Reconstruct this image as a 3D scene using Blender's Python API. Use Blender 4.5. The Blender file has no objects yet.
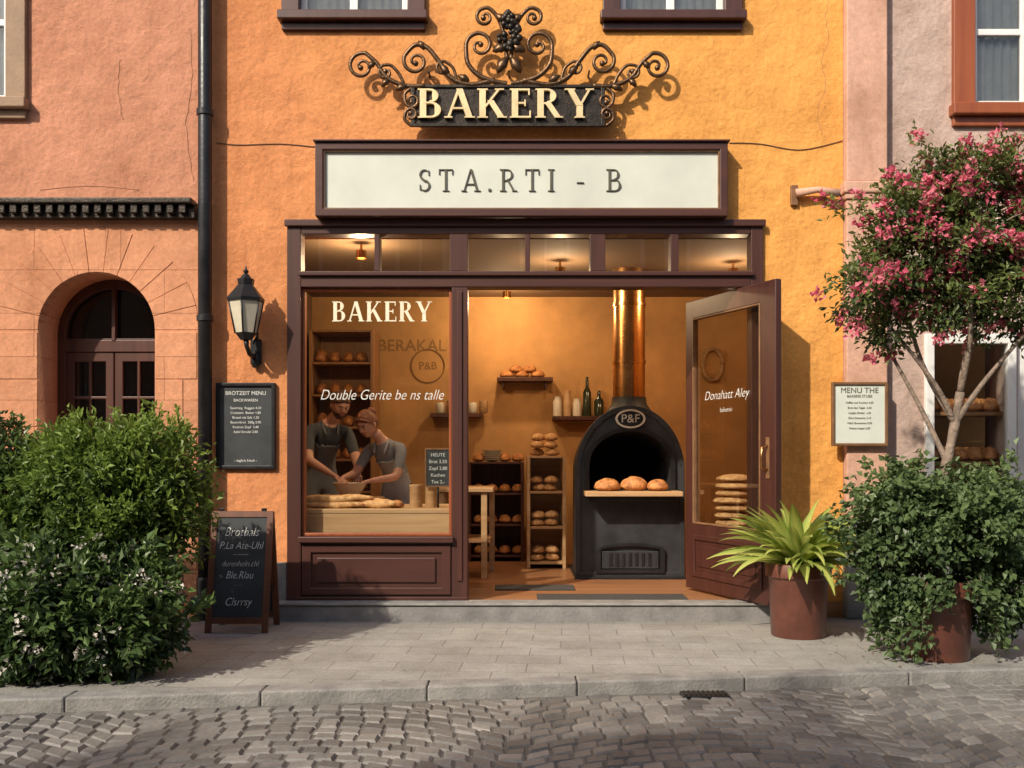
import bpy, bmesh, math, random
from mathutils import Vector, Matrix, noise
random.seed(7)
R=random.Random(11)
pi=math.pi
D=7.0; F=980.0; H=1.16
# camera back-projection helpers: image pixel coordinates -> metres on a plane at depth y
def X(u,y=0.0): return (u-512)/F*(D+y)
def Z(v,y=0.0): return H+(455-v)/F*(D+y)

# ---------------------------------------------------------------- materials
def nt(name):
    m=bpy.data.materials.new(name); m.use_nodes=True
    n=m.node_tree.nodes; l=m.node_tree.links
    return m,n,l,n['Principled BSDF']
def ramp(n,l,fac,stops):
    r=n.new('ShaderNodeValToRGB'); e=r.color_ramp.elements
    e[0].position=stops[0][0]; e[0].color=(*stops[0][1],1)
    e[1].position=stops[-1][0]; e[1].color=(*stops[-1][1],1)
    for p,c in stops[1:-1]:
        k=e.new(p); k.color=(*c,1)
    l.new(fac,r.inputs[0]); return r
def tex(n,l,kind,scale,vec,**kw):
    t=n.new(kind); t.inputs['Scale'].default_value=scale
    for k,v in kw.items():
        if k in t.inputs: t.inputs[k].default_value=v
    l.new(vec,t.inputs['Vector']); return t
def mixc(n,l,fac,a,b,mode='MIX'):
    m=n.new('ShaderNodeMix'); m.data_type='RGBA'; m.blend_type=mode
    for s,i in ((fac,0),(a,6),(b,7)):
        if isinstance(s,(int,float)): m.inputs[i].default_value=s
        elif isinstance(s,tuple): m.inputs[i].default_value=(*s,1)
        else: l.new(s,m.inputs[i])
    return m.outputs[2]
def mul(c,k): return tuple(min(1,v*k) for v in c)
def pm(name,col,rough=.6,var=.2,vs=4,bump=.15,bs=60,metal=0,dark=None,coat=0):
    m,n,l,b=nt(name)
    tc=n.new('ShaderNodeTexCoord').outputs['Object']
    a=tex(n,l,'ShaderNodeTexNoise',vs,tc,Detail=4,Roughness=.65)
    r=ramp(n,l,a.outputs['Fac'],[(.3,dark or mul(col,1-var)),(.7,mul(col,1+var))])
    l.new(r.outputs[0],b.inputs['Base Color'])
    b.inputs['Metallic'].default_value=metal
    if coat: b.inputs['Coat Weight'].default_value=coat
    if bump:
        t=tex(n,l,'ShaderNodeTexNoise',bs,tc,Detail=3)
        bp=n.new('ShaderNodeBump'); bp.inputs['Strength'].default_value=bump; bp.inputs['Distance'].default_value=.01
        l.new(t.outputs['Fac'],bp.inputs['Height']); l.new(bp.outputs[0],b.inputs['Normal'])
    rr=n.new('ShaderNodeMapRange'); rr.inputs[3].default_value=max(0,rough-.12); rr.inputs[4].default_value=min(1,rough+.12)
    l.new(a.outputs['Fac'],rr.inputs[0]); l.new(rr.outputs[0],b.inputs['Roughness'])
    return m
def plaster(name,col,col2=None,x0=-2,x1=2.4,ashlar=False,stain=.5,rough_b=.6):
    m,n,l,b=nt(name)
    tc=n.new('ShaderNodeTexCoord').outputs['Object']
    sp=n.new('ShaderNodeSeparateXYZ'); l.new(tc,sp.inputs[0])
    base=col
    if col2:
        mr=n.new('ShaderNodeMapRange'); mr.inputs[1].default_value=x0; mr.inputs[2].default_value=x1; mr.interpolation_type='SMOOTHSTEP'
        ns=tex(n,l,'ShaderNodeTexNoise',.8,tc,Detail=3)
        ad=n.new('ShaderNodeMath'); ad.operation='MULTIPLY_ADD'; l.new(ns.outputs['Fac'],ad.inputs[0]); ad.inputs[1].default_value=1.6; l.new(sp.outputs[0],ad.inputs[2])
        l.new(ad.outputs[0],mr.inputs[0])
        base=mixc(n,l,mr.outputs[0],col,col2)
    n1=tex(n,l,'ShaderNodeTexNoise',1.3,tc,Detail=7,Roughness=.72)
    r1=ramp(n,l,n1.outputs['Fac'],[(.32,(.72,.67,.62)),(.5,(.96,.96,.96)),(.68,(1.12,1.12,1.12))])
    c=mixc(n,l,.85,base,r1.outputs[0],'MULTIPLY')
    mp=n.new('ShaderNodeMapping'); mp.inputs['Scale'].default_value=(4,4,.6); l.new(tc,mp.inputs[0])
    n2=tex(n,l,'ShaderNodeTexNoise',1.5,mp.outputs[0],Detail=5,Roughness=.7)
    r2=ramp(n,l,n2.outputs['Fac'],[(.34,(.66,.60,.55)),(.50,(1,1,1))])
    c=mixc(n,l,stain,c,r2.outputs[0],'MULTIPLY')
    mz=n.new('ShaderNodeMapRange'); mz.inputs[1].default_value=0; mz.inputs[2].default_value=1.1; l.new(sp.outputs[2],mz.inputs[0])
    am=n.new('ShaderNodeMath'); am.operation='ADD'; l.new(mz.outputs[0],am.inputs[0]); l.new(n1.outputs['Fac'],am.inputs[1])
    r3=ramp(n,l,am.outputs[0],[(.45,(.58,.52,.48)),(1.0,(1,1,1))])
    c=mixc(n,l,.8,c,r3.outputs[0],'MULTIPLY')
    f=tex(n,l,'ShaderNodeTexNoise',34,tc,Detail=6,Roughness=.75)
    r4=ramp(n,l,f.outputs['Fac'],[(.35,(.82,.82,.82)),(.65,(1.09,1.09,1.09))])
    c=mixc(n,l,.8,c,r4.outputs[0],'MULTIPLY')
    g=tex(n,l,'ShaderNodeTexNoise',7,tc,Detail=2)
    hh=n.new('ShaderNodeMath'); hh.operation='MULTIPLY_ADD'; l.new(g.outputs['Fac'],hh.inputs[0]); hh.inputs[1].default_value=2.2; l.new(f.outputs['Fac'],hh.inputs[2])
    hout=hh.outputs[0]
    if ashlar:
        cb=n.new('ShaderNodeCombineXYZ'); l.new(sp.outputs[0],cb.inputs[0]); l.new(sp.outputs[2],cb.inputs[1])
        br=n.new('ShaderNodeTexBrick'); br.inputs['Scale'].default_value=1; br.inputs['Brick Width'].default_value=.62; br.inputs['Row Height'].default_value=.31
        br.inputs['Mortar Size'].default_value=.004; br.inputs['Mortar Smooth'].default_value=.4
        br.inputs['Color1'].default_value=(.93,.91,.9,1); br.inputs['Color2'].default_value=(1.06,1.04,1.02,1); br.inputs['Mortar'].default_value=(.72,.66,.62,1)
        l.new(cb.outputs[0],br.inputs['Vector'])
        c=mixc(n,l,.8,c,br.outputs['Color'],'MULTIPLY')
        s=n.new('ShaderNodeMath'); s.operation='MULTIPLY_ADD'; l.new(br.outputs['Fac'],s.inputs[0]); s.inputs[1].default_value=-1.0; l.new(hout,s.inputs[2]); hout=s.outputs[0]
    l.new(c,b.inputs['Base Color']); b.inputs['Roughness'].default_value=.9; b.inputs['Specular IOR Level'].default_value=.25
    bp=n.new('ShaderNodeBump'); bp.inputs['Strength'].default_value=rough_b; bp.inputs['Distance'].default_value=.013
    l.new(hout,bp.inputs['Height']); l.new(bp.outputs[0],b.inputs['Normal'])
    return m
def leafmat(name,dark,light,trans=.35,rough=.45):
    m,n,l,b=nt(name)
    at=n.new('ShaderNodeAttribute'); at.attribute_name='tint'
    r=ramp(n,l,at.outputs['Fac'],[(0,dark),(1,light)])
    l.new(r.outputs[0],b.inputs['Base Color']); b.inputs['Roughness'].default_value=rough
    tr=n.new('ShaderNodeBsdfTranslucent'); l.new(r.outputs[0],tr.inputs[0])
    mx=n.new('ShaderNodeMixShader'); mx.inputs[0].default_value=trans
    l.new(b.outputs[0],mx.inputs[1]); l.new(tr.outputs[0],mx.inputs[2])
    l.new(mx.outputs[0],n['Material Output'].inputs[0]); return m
def attrmat(name,stops,rough=.7,bump=.4,bs=50):
    m,n,l,b=nt(name)
    tc=n.new('ShaderNodeTexCoord').outputs['Object']
    at=n.new('ShaderNodeAttribute'); at.attribute_name='tint'
    r=ramp(n,l,at.outputs['Fac'],stops)
    t=tex(n,l,'ShaderNodeTexNoise',bs,tc,Detail=5,Roughness=.7)
    r2=ramp(n,l,t.outputs['Fac'],[(.3,(.75,.75,.75)),(.7,(1.15,1.15,1.15))])
    c=mixc(n,l,1,r.outputs[0],r2.outputs[0],'MULTIPLY')
    t3=tex(n,l,'ShaderNodeTexNoise',1.1,tc,Detail=4)
    r3=ramp(n,l,t3.outputs['Fac'],[(.35,(.8,.78,.76)),(.65,(1.1,1.1,1.1))])
    c=mixc(n,l,1,c,r3.outputs[0],'MULTIPLY')
    l.new(c,b.inputs['Base Color']); b.inputs['Roughness'].default_value=rough
    bp=n.new('ShaderNodeBump'); bp.inputs['Strength'].default_value=bump; bp.inputs['Distance'].default_value=.006
    l.new(t.outputs['Fac'],bp.inputs['Height']); l.new(bp.outputs[0],b.inputs['Normal'])
    return m
def glassmat(name,tint=(.9,.93,.92),refl=1.0,rough=.01):
    m=bpy.data.materials.new(name); m.use_nodes=True; n=m.node_tree.nodes; l=m.node_tree.links
    n.remove(n['Principled BSDF'])
    tr=n.new('ShaderNodeBsdfTransparent'); tr.inputs[0].default_value=(*tint,1)
    gl=n.new('ShaderNodeBsdfGlossy'); gl.inputs['Roughness'].default_value=rough
    fr=n.new('ShaderNodeFresnel'); fr.inputs[0].default_value=1.5
    mu=n.new('ShaderNodeMath'); mu.operation='MULTIPLY'; l.new(fr.outputs[0],mu.inputs[0]); mu.inputs[1].default_value=refl
    tc=n.new('ShaderNodeTexCoord').outputs['Object']
    t=tex(n,l,'ShaderNodeTexNoise',1.2,tc,Detail=1)
    bp=n.new('ShaderNodeBump'); bp.inputs['Strength'].default_value=.08; bp.inputs['Distance'].default_value=.02
    l.new(t.outputs['Fac'],bp.inputs['Height']); l.new(bp.outputs[0],gl.inputs['Normal'])
    mx=n.new('ShaderNodeMixShader'); l.new(mu.outputs[0],mx.inputs[0]); l.new(tr.outputs[0],mx.inputs[1]); l.new(gl.outputs[0],mx.inputs[2])
    l.new(mx.outputs[0],n['Material Output'].inputs[0]); return m
def emis(name,col,s):
    m,n,l,b=nt(name); b.inputs['Emission Color'].default_value=(*col,1); b.inputs['Emission Strength'].default_value=s; b.inputs['Base Color'].default_value=(*col,1); return m
def woodmat(name,c1,c2,rough=.5,scale=1.0,axis='z',coat=0.0,bump=.15):
    m,n,l,b=nt(name); tc=n.new('ShaderNodeTexCoord').outputs['Object']
    mp=n.new('ShaderNodeMapping'); s={'z':(22,22,1.5),'x':(1.5,22,22),'y':(22,1.5,22)}[axis]
    mp.inputs['Scale'].default_value=tuple(v*scale for v in s); l.new(tc,mp.inputs[0])
    t=tex(n,l,'ShaderNodeTexNoise',1,mp.outputs[0],Detail=4,Roughness=.6,Distortion=.6)
    r=ramp(n,l,t.outputs['Fac'],[(.3,c1),(.7,c2)]); l.new(r.outputs[0],b.inputs['Base Color'])
    b.inputs['Roughness'].default_value=rough; b.inputs['Coat Weight'].default_value=coat
    bp=n.new('ShaderNodeBump'); bp.inputs['Strength'].default_value=bump; bp.inputs['Distance'].default_value=.004
    l.new(t.outputs['Fac'],bp.inputs['Height']); l.new(bp.outputs[0],b.inputs['Normal'])
    return m

M={}
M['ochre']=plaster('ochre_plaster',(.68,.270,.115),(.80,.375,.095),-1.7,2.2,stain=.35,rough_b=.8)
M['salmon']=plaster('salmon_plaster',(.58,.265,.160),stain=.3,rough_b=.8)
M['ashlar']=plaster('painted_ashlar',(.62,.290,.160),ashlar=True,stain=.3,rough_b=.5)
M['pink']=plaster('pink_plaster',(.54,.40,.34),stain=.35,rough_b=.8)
M['pilaster']=plaster('pilaster_plaster',(.62,.37,.27),stain=.35,rough_b=.3)
M['casing']=pm('stone_casing',(.30,.20,.13),.8,.2,6,.3,50)
M['stone']=pm('plinth_stone',(.20,.19,.185),.85,.3,5,.5,50)
M['granite']=pm('kerb_granite',(.24,.23,.215),.8,.3,7,.5,70)
M['frame']=woodmat('brown_painted_wood',(.045,.014,.010),(.074,.024,.016),.45,.6,'z',.06,.08)
M['frameh']=woodmat('brown_painted_wood_h',(.045,.014,.010),(.074,.024,.016),.45,.6,'x',.06,.08)
M['panelw']=pm('sign_panel',(.58,.60,.53),.35,.10,1.5,.02,40)
M['white']=pm('white_paint',(.74,.73,.70),.45,.08,6,.05,60)
M['iron']=pm('wrought_iron',(.035,.028,.022),.42,.4,12,.3,80,metal=.6)
M['bronze']=pm('bronze_iron',(.13,.075,.040),.40,.4,14,.3,80,metal=.8)
M['black']=pm('black_metal',(.018,.018,.02),.4,.3,8,.15,60,metal=.3)
M['oven']=pm('oven_cast_iron',(.036,.038,.041),.5,.3,5,.25,70,metal=.35)
M['soot']=pm('soot',(.012,.010,.009),.95,.3,6,.3,40)
M['gold']=pm('gold_letter',(.80,.62,.34),.35,.15,8,.1,60,metal=.3)
M['cream']=pm('cream_letter',(.78,.70,.52),.5,.08,8,0)
M['letter']=pm('dark_letter',(.075,.07,.045),.5,.2,8,0)
M['faint']=pm('faded_wall_letter',(.26,.14,.05),.9,.2,8,0)
M['chalk']=pm('chalk',(.66,.66,.62),.9,.15,60,0)
M['slate']=pm('chalkboard_slate',(.030,.034,.036),.7,.4,5,.1,30)
M['paper']=pm('menu_paper',(.60,.64,.58),.6,.05,6,.02)
M['brass']=pm('brass_pipe',(.50,.27,.10),.26,.2,3,.08,30,metal=1)
M['gold_dark']=pm('aged_wood_frame',(.18,.09,.04),.5,.3,9,.2)
M['woodl']=woodmat('pale_wood',(.40,.23,.10),(.58,.37,.19),.5,.8,'x')
M['woodm']=woodmat('oak',(.24,.11,.045),(.36,.18,.075),.5,.8,'z')
M['woodr']=woodmat('red_wood',(.22,.055,.020),(.32,.09,.03),.4,.7,'z',.1)
M['woodb']=woodmat('board_wood',(.10,.035,.018),(.16,.055,.026),.45,.7,'z',.1)
M['doorw']=woodmat('dark_door_wood',(.05,.016,.010),(.095,.032,.018),.45,.7,'z',.05)
M['floor']=woodmat('shop_floor',(.26,.11,.045),(.38,.18,.08),.4,.35,'x',.15)
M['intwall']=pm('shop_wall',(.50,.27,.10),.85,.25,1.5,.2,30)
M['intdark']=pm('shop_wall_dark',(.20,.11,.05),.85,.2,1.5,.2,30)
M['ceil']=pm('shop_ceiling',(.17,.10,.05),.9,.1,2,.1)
M['bread']=pm('bread_crust',(.48,.21,.065),.65,.5,22,.6,70,dark=(.22,.07,.02))
M['bread2']=pm('bread_floury',(.62,.38,.17),.75,.4,26,.6,80,dark=(.34,.15,.05))
M['basket']=pm('wicker',(.38,.22,.10),.75,.5,60,.8,90)
M['ceramic']=pm('ceramic',(.62,.56,.46),.3,.08,5,.03)
M['mat']=pm('door_mat',(.05,.047,.043),.95,.4,40,.8,120)
M['terra']=pm('pot_brown',(.12,.040,.026),.42,.3,6,.2,40,coat=.15)
M['soil']=pm('soil',(.05,.032,.02),.95,.5,30,.9,60)
M['sand']=pm('joint_sand',(.13,.12,.105),.95,.3,25,.8,60)
M['bark']=pm('bark',(.22,.165,.125),.85,.45,18,.9,60)
M['cable']=pm('cable',(.16,.09,.05),.7,.2,5,0)
M['crack']=pm('crack',(.30,.14,.075),.9,.3,5,0)
M['pipe']=pm('downpipe_paint',(.022,.022,.024),.38,.4,5,.15,40,metal=.3)
M['opp']=plaster('opposite_plaster',(.55,.44,.32),stain=.3)
M['opp2']=plaster('opposite_plaster_b',(.50,.34,.24),stain=.3)
M['glass']=glassmat('shop_glass',(.97,.98,.97),.32)
M['wglass']=glassmat('door_window_glass',(.60,.63,.65),1.4)
M['cglass']=glassmat('upper_window_glass',(.92,.94,.95),.9)
M['curtain']=pm('curtain',(.62,.62,.58),.9,.1,8,.2,20)
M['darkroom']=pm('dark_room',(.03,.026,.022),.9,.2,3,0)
M['lampglass']=pm('lantern_glass',(.55,.50,.38),.25,.15,6,.05)
M['bottle']=pm('bottle_glass',(.02,.03,.015),.12,.2,6,0)
M['skinm']=pm('skin',(.55,.30,.21),.5,.1,12,.05,90)
M['hairb']=pm('hair_auburn',(.18,.060,.026),.55,.5,40,.8,120)
M['hairm']=pm('hair_brown',(.08,.038,.02),.6,.5,40,.8,120)
M['shirtg']=pm('grey_tshirt',(.20,.215,.23),.85,.2,9,.3,60)
M['aprong']=pm('grey_apron',(.34,.35,.355),.85,.15,9,.35,50)
M['shirtd']=pm('dark_shirt',(.055,.065,.075),.85,.25,9,.3,60)
M['aprond']=pm('slate_apron',(.16,.18,.19),.85,.15,9,.3,50)
M['trous']=pm('trousers',(.03,.032,.04),.85,.2,9,.2)
M['shoe']=pm('shoe',(.03,.025,.02),.5,.2,9,.1)
M['lip']=pm('lip',(.36,.12,.09),.45,.1,9,0)
M['eyew']=pm('eye_white',(.7,.68,.64),.3,.02,9,0)
M['lamp']=emis('lamp_disc',(1,.72,.40),4)
M['bushleaf']=leafmat('bush_leaf',(.022,.052,.012),(.23,.33,.06),.4)
M['bushleaf2']=leafmat('laurel_leaf',(.016,.038,.014),(.12,.19,.055),.3,.38)
M['treeleaf']=leafmat('tree_leaf',(.028,.055,.015),(.19,.24,.065),.4)
M['ivyleaf']=leafmat('ivy_leaf',(.022,.048,.018),(.15,.22,.080),.35)
M['agleaf']=leafmat('dracaena_leaf',(.15,.26,.035),(.66,.68,.19),.4,.4)
M['pink_fl']=leafmat('pink_flower',(.55,.06,.14),(.85,.28,.34),.35)
M['white_fl']=leafmat('white_flower',(.55,.50,.42),(.80,.76,.68),.3)
M['sett']=attrmat('stone_setts',[(0,(.125,.118,.110)),(.5,(.195,.185,.172)),(1,(.29,.275,.255))],.62,.5,45)

# ---------------------------------------------------------------- object helpers
COL=bpy.context.scene.collection
def grp(name,loc=(0,0,0)):
    e=bpy.data.objects.new(name,None); e.empty_display_size=.1; COL.objects.link(e); return e
def mkobj(name,verts,faces,mat,parent=None,smooth=False,tint=None,tdom='FACE'):
    me=bpy.data.meshes.new(name); me.from_pydata([tuple(v) for v in verts],[],faces)
    mats=mat if isinstance(mat,list) else [mat]
    for k in mats: me.materials.append(k)
    if tint is not None:
        a=me.attributes.new('tint','FLOAT',tdom); a.data.foreach_set('value',tint)
    if smooth: me.polygons.foreach_set('use_smooth',[True]*len(me.polygons))
    me.update()
    o=bpy.data.objects.new(name,me); COL.objects.link(o)
    if parent: o.parent=parent
    return o
def addbev(o,w,seg=2):
    if w:
        b=o.modifiers.new('bevel','BEVEL'); b.width=w; b.segments=seg; b.limit_method='ANGLE'; b.angle_limit=math.radians(40)
BF=[(0,3,2,1),(4,5,6,7),(0,1,5,4),(1,2,6,5),(2,3,7,6),(3,0,4,7)]
def boxv(x0,x1,y0,y1,z0,z1):
    return [Vector(p) for p in ((x0,y0,z0),(x1,y0,z0),(x1,y1,z0),(x0,y1,z0),(x0,y0,z1),(x1,y0,z1),(x1,y1,z1),(x0,y1,z1))]
def box(name,x0,x1,y0,y1,z0,z1,mat,parent=None,bev=.004,mtx=None):
    v=boxv(min(x0,x1),max(x0,x1),min(y0,y1),max(y0,y1),min(z0,z1),max(z0,z1))
    if mtx: v=[mtx@p for p in v]
    o=mkobj(name,v,BF,mat,parent); addbev(o,bev); return o
def tube_geo(pts,radii,seg=8,cap=True,squash=1.0):
    pts=[Vector(p) for p in pts]; n=len(pts); vs=[];fs=[]
    t0=(pts[1]-pts[0]).normalized(); up=Vector((0,0,1)) if abs(t0.z)<.9 else Vector((0,1,0))
    nx=t0.cross(up).normalized()
    for i,p in enumerate(pts):
        t=(pts[min(i+1,n-1)]-pts[max(i-1,0)]).normalized()
        nx=(nx-t*nx.dot(t)).normalized(); ny=t.cross(nx)
        r=radii[i] if isinstance(radii,(list,tuple)) else radii
        for k in range(seg):
            a=2*pi*k/seg; vs.append(p+nx*math.cos(a)*r+ny*math.sin(a)*r*squash)
    for i in range(n-1):
        for k in range(seg):
            a=i*seg+k; b=i*seg+(k+1)%seg; fs.append((a,b,b+seg,a+seg))
    if cap: fs.append(tuple(range(seg-1,-1,-1))); fs.append(tuple((n-1)*seg+k for k in range(seg)))
    return vs,fs
class Geo:
    def __init__(s): s.v=[];s.f=[];s.t=[]
    def add(s,g,t=None):
        o=len(s.v); s.v+=list(g[0]); s.f+=[tuple(i+o for i in f) for f in g[1]]
        s.t+=[t if t is not None else .5]*len(g[1])
    def obj(s,name,mat,parent=None,smooth=False,bev=0):
        o=mkobj(name,s.v,s.f,mat,parent,smooth,s.t); addbev(o,bev); return o
def tube(name,pts,radii,mat,parent=None,seg=8,squash=1.0):
    v,f=tube_geo(pts,radii,seg,True,squash); return mkobj(name,v,f,mat,parent,True)
def lathe_geo(prof,c,seg=32,closed=True):
    vs=[];fs=[]
    for r,z in prof:
        for k in range(seg):
            a=2*pi*k/seg; vs.append(Vector((c[0]+r*math.cos(a),c[1]+r*math.sin(a),c[2]+z)))
    for i in range(len(prof)-1):
        for k in range(seg):
            a=i*seg+k;b=i*seg+(k+1)%seg; fs.append((a,b,b+seg,a+seg))
    if closed: fs.append(tuple(range(seg-1,-1,-1))); fs.append(tuple((len(prof)-1)*seg+k for k in range(seg)))
    return vs,fs
def lathe(name,prof,c,mat,parent=None,seg=32,closed=True):
    v,f=lathe_geo(prof,c,seg,closed); o=mkobj(name,v,f,mat,parent,True)
    m=o.modifiers.new('es','EDGE_SPLIT'); m.split_angle=math.radians(45); return o
def sphere_geo(c,r,seg=20,rings=14,fn=None,mtx=None):
    if not isinstance(r,(tuple,list)): r=(r,r,r)
    vs=[];fs=[]
    for i in range(rings+1):
        th=pi*i/rings
        for k in range(seg):
            ph=2*pi*k/seg; d=Vector((math.sin(th)*math.cos(ph),math.sin(th)*math.sin(ph),math.cos(th)))
            p=Vector((d.x*r[0],d.y*r[1],d.z*r[2]))
            if fn: p=fn(d,p)
            if mtx: p=mtx@p
            vs.append(p+Vector(c))
    for i in range(rings):
        for k in range(seg):
            a=i*seg+k;b=i*seg+(k+1)%seg; fs.append((a,a+seg,b+seg,b))
    return vs,fs
def wall(name,outer,holes,y0,y1,mat,parent=None,bev=0):
    cu=bpy.data.curves.new(name,'CURVE'); cu.dimensions='2D'; cu.fill_mode='BOTH'; cu.extrude=abs(y1-y0)/2
    for poly in [outer]+holes:
        s=cu.splines.new('POLY'); s.points.add(len(poly)-1); s.use_cyclic_u=True
        for i,p in enumerate(poly): s.points[i].co=(p[0],p[1],0,1)
    t=bpy.data.objects.new('t',cu); COL.objects.link(t)
    dg=bpy.context.evaluated_depsgraph_get(); me=bpy.data.meshes.new_from_object(t.evaluated_get(dg))
    bpy.data.objects.remove(t)
    ym=(y0+y1)/2
    for v in me.vertices: x,y,z=v.co; v.co=(x,ym+z,y)
    bm=bmesh.new(); bm.from_mesh(me); bmesh.ops.remove_doubles(bm,verts=bm.verts,dist=1e-5); bmesh.ops.recalc_face_normals(bm,faces=bm.faces); bm.to_mesh(me); bm.free()
    me.materials.clear(); me.materials.append(mat); me.name=name
    o=bpy.data.objects.new(name,me); COL.objects.link(o)
    if parent:o.parent=parent
    addbev(o,bev); return o
def rect(x0,x1,z0,z1): return [(x0,z0),(x1,z0),(x1,z1),(x0,z1)]
def arch(x0,x1,z0,zs,b,n=20):
    c=(x0+x1)/2;a=(x1-x0)/2
    return [(x0,z0),(x1,z0)]+[(c+a*math.cos(pi*i/n),zs+b*math.sin(pi*i/n)) for i in range(n+1)]
def text(name,s,x,z,size,y,mat,parent=None,shear=0,mtx=None,ext=.0008,align='CENTER',sx=1.0,off=0.0):
    cu=bpy.data.curves.new(name,'FONT'); cu.body=s; cu.size=size; cu.align_x=align; cu.align_y='CENTER'; cu.shear=shear; cu.extrude=ext; cu.offset=off
    t=bpy.data.objects.new('t',cu); COL.objects.link(t)
    dg=bpy.context.evaluated_depsgraph_get(); me=bpy.data.meshes.new_from_object(t.evaluated_get(dg)); bpy.data.objects.remove(t)
    for v in me.vertices:
        a,b,c=v.co; p=Vector((a*sx+x,y-c,b+z))
        v.co=(mtx@p) if mtx else p
    me.materials.clear(); me.materials.append(mat)
    o=bpy.data.objects.new(name,me); COL.objects.link(o)
    if parent:o.parent=parent
    return o

# ---------------------------------------------------------------- serif lettering
def glyphs(T,t_,sv=.045):
    def vst(x,y0,y1,w=T): return [(x-w/2,y0),(x+w/2,y0),(x+w/2,y1),(x-w/2,y1)]
    def dg(a,b,w): return [(a[0]-w/2,a[1]),(a[0]+w/2,a[1]),(b[0]+w/2,b[1]),(b[0]-w/2,b[1])]
    def hb(x0,x1,y,h=t_): return [(x0,y),(x1,y),(x1,y+h),(x0,y+h)]
    def sf(x,y,w=.28): return hb(x-w/2,x+w/2,y if y<.5 else 1-sv,sv)
    def bowl(cx,cy,rx,ry,a0=-90,a1=90,n=12):
        out=[]
        def pt(a,inn):
            th=t_+(T-t_)*abs(math.cos(a))**1.5
            k=(rx-th,ry-t_) if inn else (rx,ry)
            return (cx+k[0]*math.cos(a),cy+k[1]*math.sin(a))
        for i in range(n):
            u=math.radians(a0+(a1-a0)*i/n);w=math.radians(a0+(a1-a0)*(i+1)/n)
            out.append([pt(u,0),pt(w,0),pt(w,1),pt(u,1)])
        return out
    def strip(pts,ws):
        out=[];L=[];Rr=[]
        for i,p in enumerate(pts):
            a=pts[max(i-1,0)];b=pts[min(i+1,len(pts)-1)]; dx,dy=b[0]-a[0],b[1]-a[1]; m=math.hypot(dx,dy); nx,ny=-dy/m,dx/m
            L.append((p[0]+nx*ws[i]/2,p[1]+ny*ws[i]/2)); Rr.append((p[0]-nx*ws[i]/2,p[1]-ny*ws[i]/2))
        for i in range(len(pts)-1): out.append([L[i],L[i+1],Rr[i+1],Rr[i]])
        return out
    def Sg():
        P=[];W=[]
        for i in range(13):
            a=math.radians(20+i*250/12); P.append((.26+.19*math.cos(a),.75+.22*math.sin(a))); W.append(t_+(T-t_)*(i/12)**1.2)
        P2=[];W2=[]
        for i in range(13):
            a=math.radians(90-i*250/12); P2.append((.26+.20*math.cos(a),.255+.225*math.sin(a))); W2.append(T-(T-t_)*(i/12)**1.0)
        return strip(P[:-1]+P2,W[:-1]+W2)+[vst(.44,.72,.95,.035),vst(.07,.06,.3,.035)]
    return {
    'B':(.68,[vst(.17,0,1),sf(.15,0,.24),sf(.15,.955,.24),hb(.17,.36,1-t_),hb(.17,.38,.49),hb(.17,.38,0)]+bowl(.34,.765,.24,.235)+bowl(.36,.275,.29,.275)),
    'A':(.82,[dg((.12,0),(.40,1),t_*1.15),dg((.69,0),(.42,1),T),hb(.2,.58,.3,t_),sf(.12,0,.22),sf(.69,0,.28)]),
    'K':(.82,[vst(.17,0,1),sf(.17,0),sf(.17,.955),dg((.24,.38),(.62,1),t_*1.15),dg((.68,0),(.38,.6),T),sf(.62,.955,.24),sf(.69,0,.26)]),
    'E':(.64,[vst(.17,0,1),sf(.15,0,.24),sf(.15,.955,.24),hb(.17,.56,1-t_),hb(.17,.46,.48),hb(.17,.58,0),vst(.545,.78,1,.04),vst(.44,.4,.62,.04),vst(.575,0,.24,.04)]),
    'R':(.78,[vst(.17,0,1),sf(.17,0),sf(.15,.955,.24),hb(.17,.36,1-t_),hb(.17,.38,.47)]+bowl(.34,.755,.25,.245)+[dg((.64,0),(.36,.52),T),sf(.66,0,.22)]),
    'Y':(.78,[dg((.38,.42),(.13,1),T),dg((.40,.42),(.66,1),t_*1.15),vst(.39,0,.46),sf(.39,0),sf(.13,.955,.28),sf(.66,.955,.22)]),
    'S':(.54,Sg()),
    'T':(.68,[vst(.33,0,1),sf(.33,0),hb(.03,.63,1-t_),vst(.05,.76,1,.04),vst(.61,.76,1,.04)]),
    'I':(.32,[vst(.16,0,1),sf(.16,0),sf(.16,.955)]),
    '.':(.2,[vst(.1,0,.11,.12)]),
    '-':(.4,[hb(.05,.35,.36,t_*1.3)]),
    ' ':(.28,[])}
GB=glyphs(.17,.06); GL=glyphs(.095,.038,.03)
def serif(name,s,x0,x1,z0,z1,y,depth,mat,parent,track=.04,G=GB):
    tw=sum(G[c][0] for c in s)+track*(len(s)-1); sx=(x1-x0)/tw; h=z1-z0; g=Geo(); cx=0;k=0
    for c in s:
        for poly in G[c][1]:
            k+=1; off=(k%9)*.0003
            P=[(x0+(cx+p[0])*sx,z0+p[1]*h) for p in poly]; n=len(P)
            v=[Vector((p[0],y-off,p[1])) for p in P]+[Vector((p[0],y+depth,p[1])) for p in P]
            f=[tuple(range(n)),tuple(range(2*n-1,n-1,-1))]+[(i,i+n,(i+1)%n+n,(i+1)%n) for i in range(n)]
            g.add((v,f))
        cx+=G[c][0]+track
    o=g.obj(name,mat,parent)
    bm=bmesh.new(); bm.from_mesh(o.data); bmesh.ops.recalc_face_normals(bm,faces=bm.faces); bm.to_mesh(o.data); bm.free()
    return o

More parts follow.
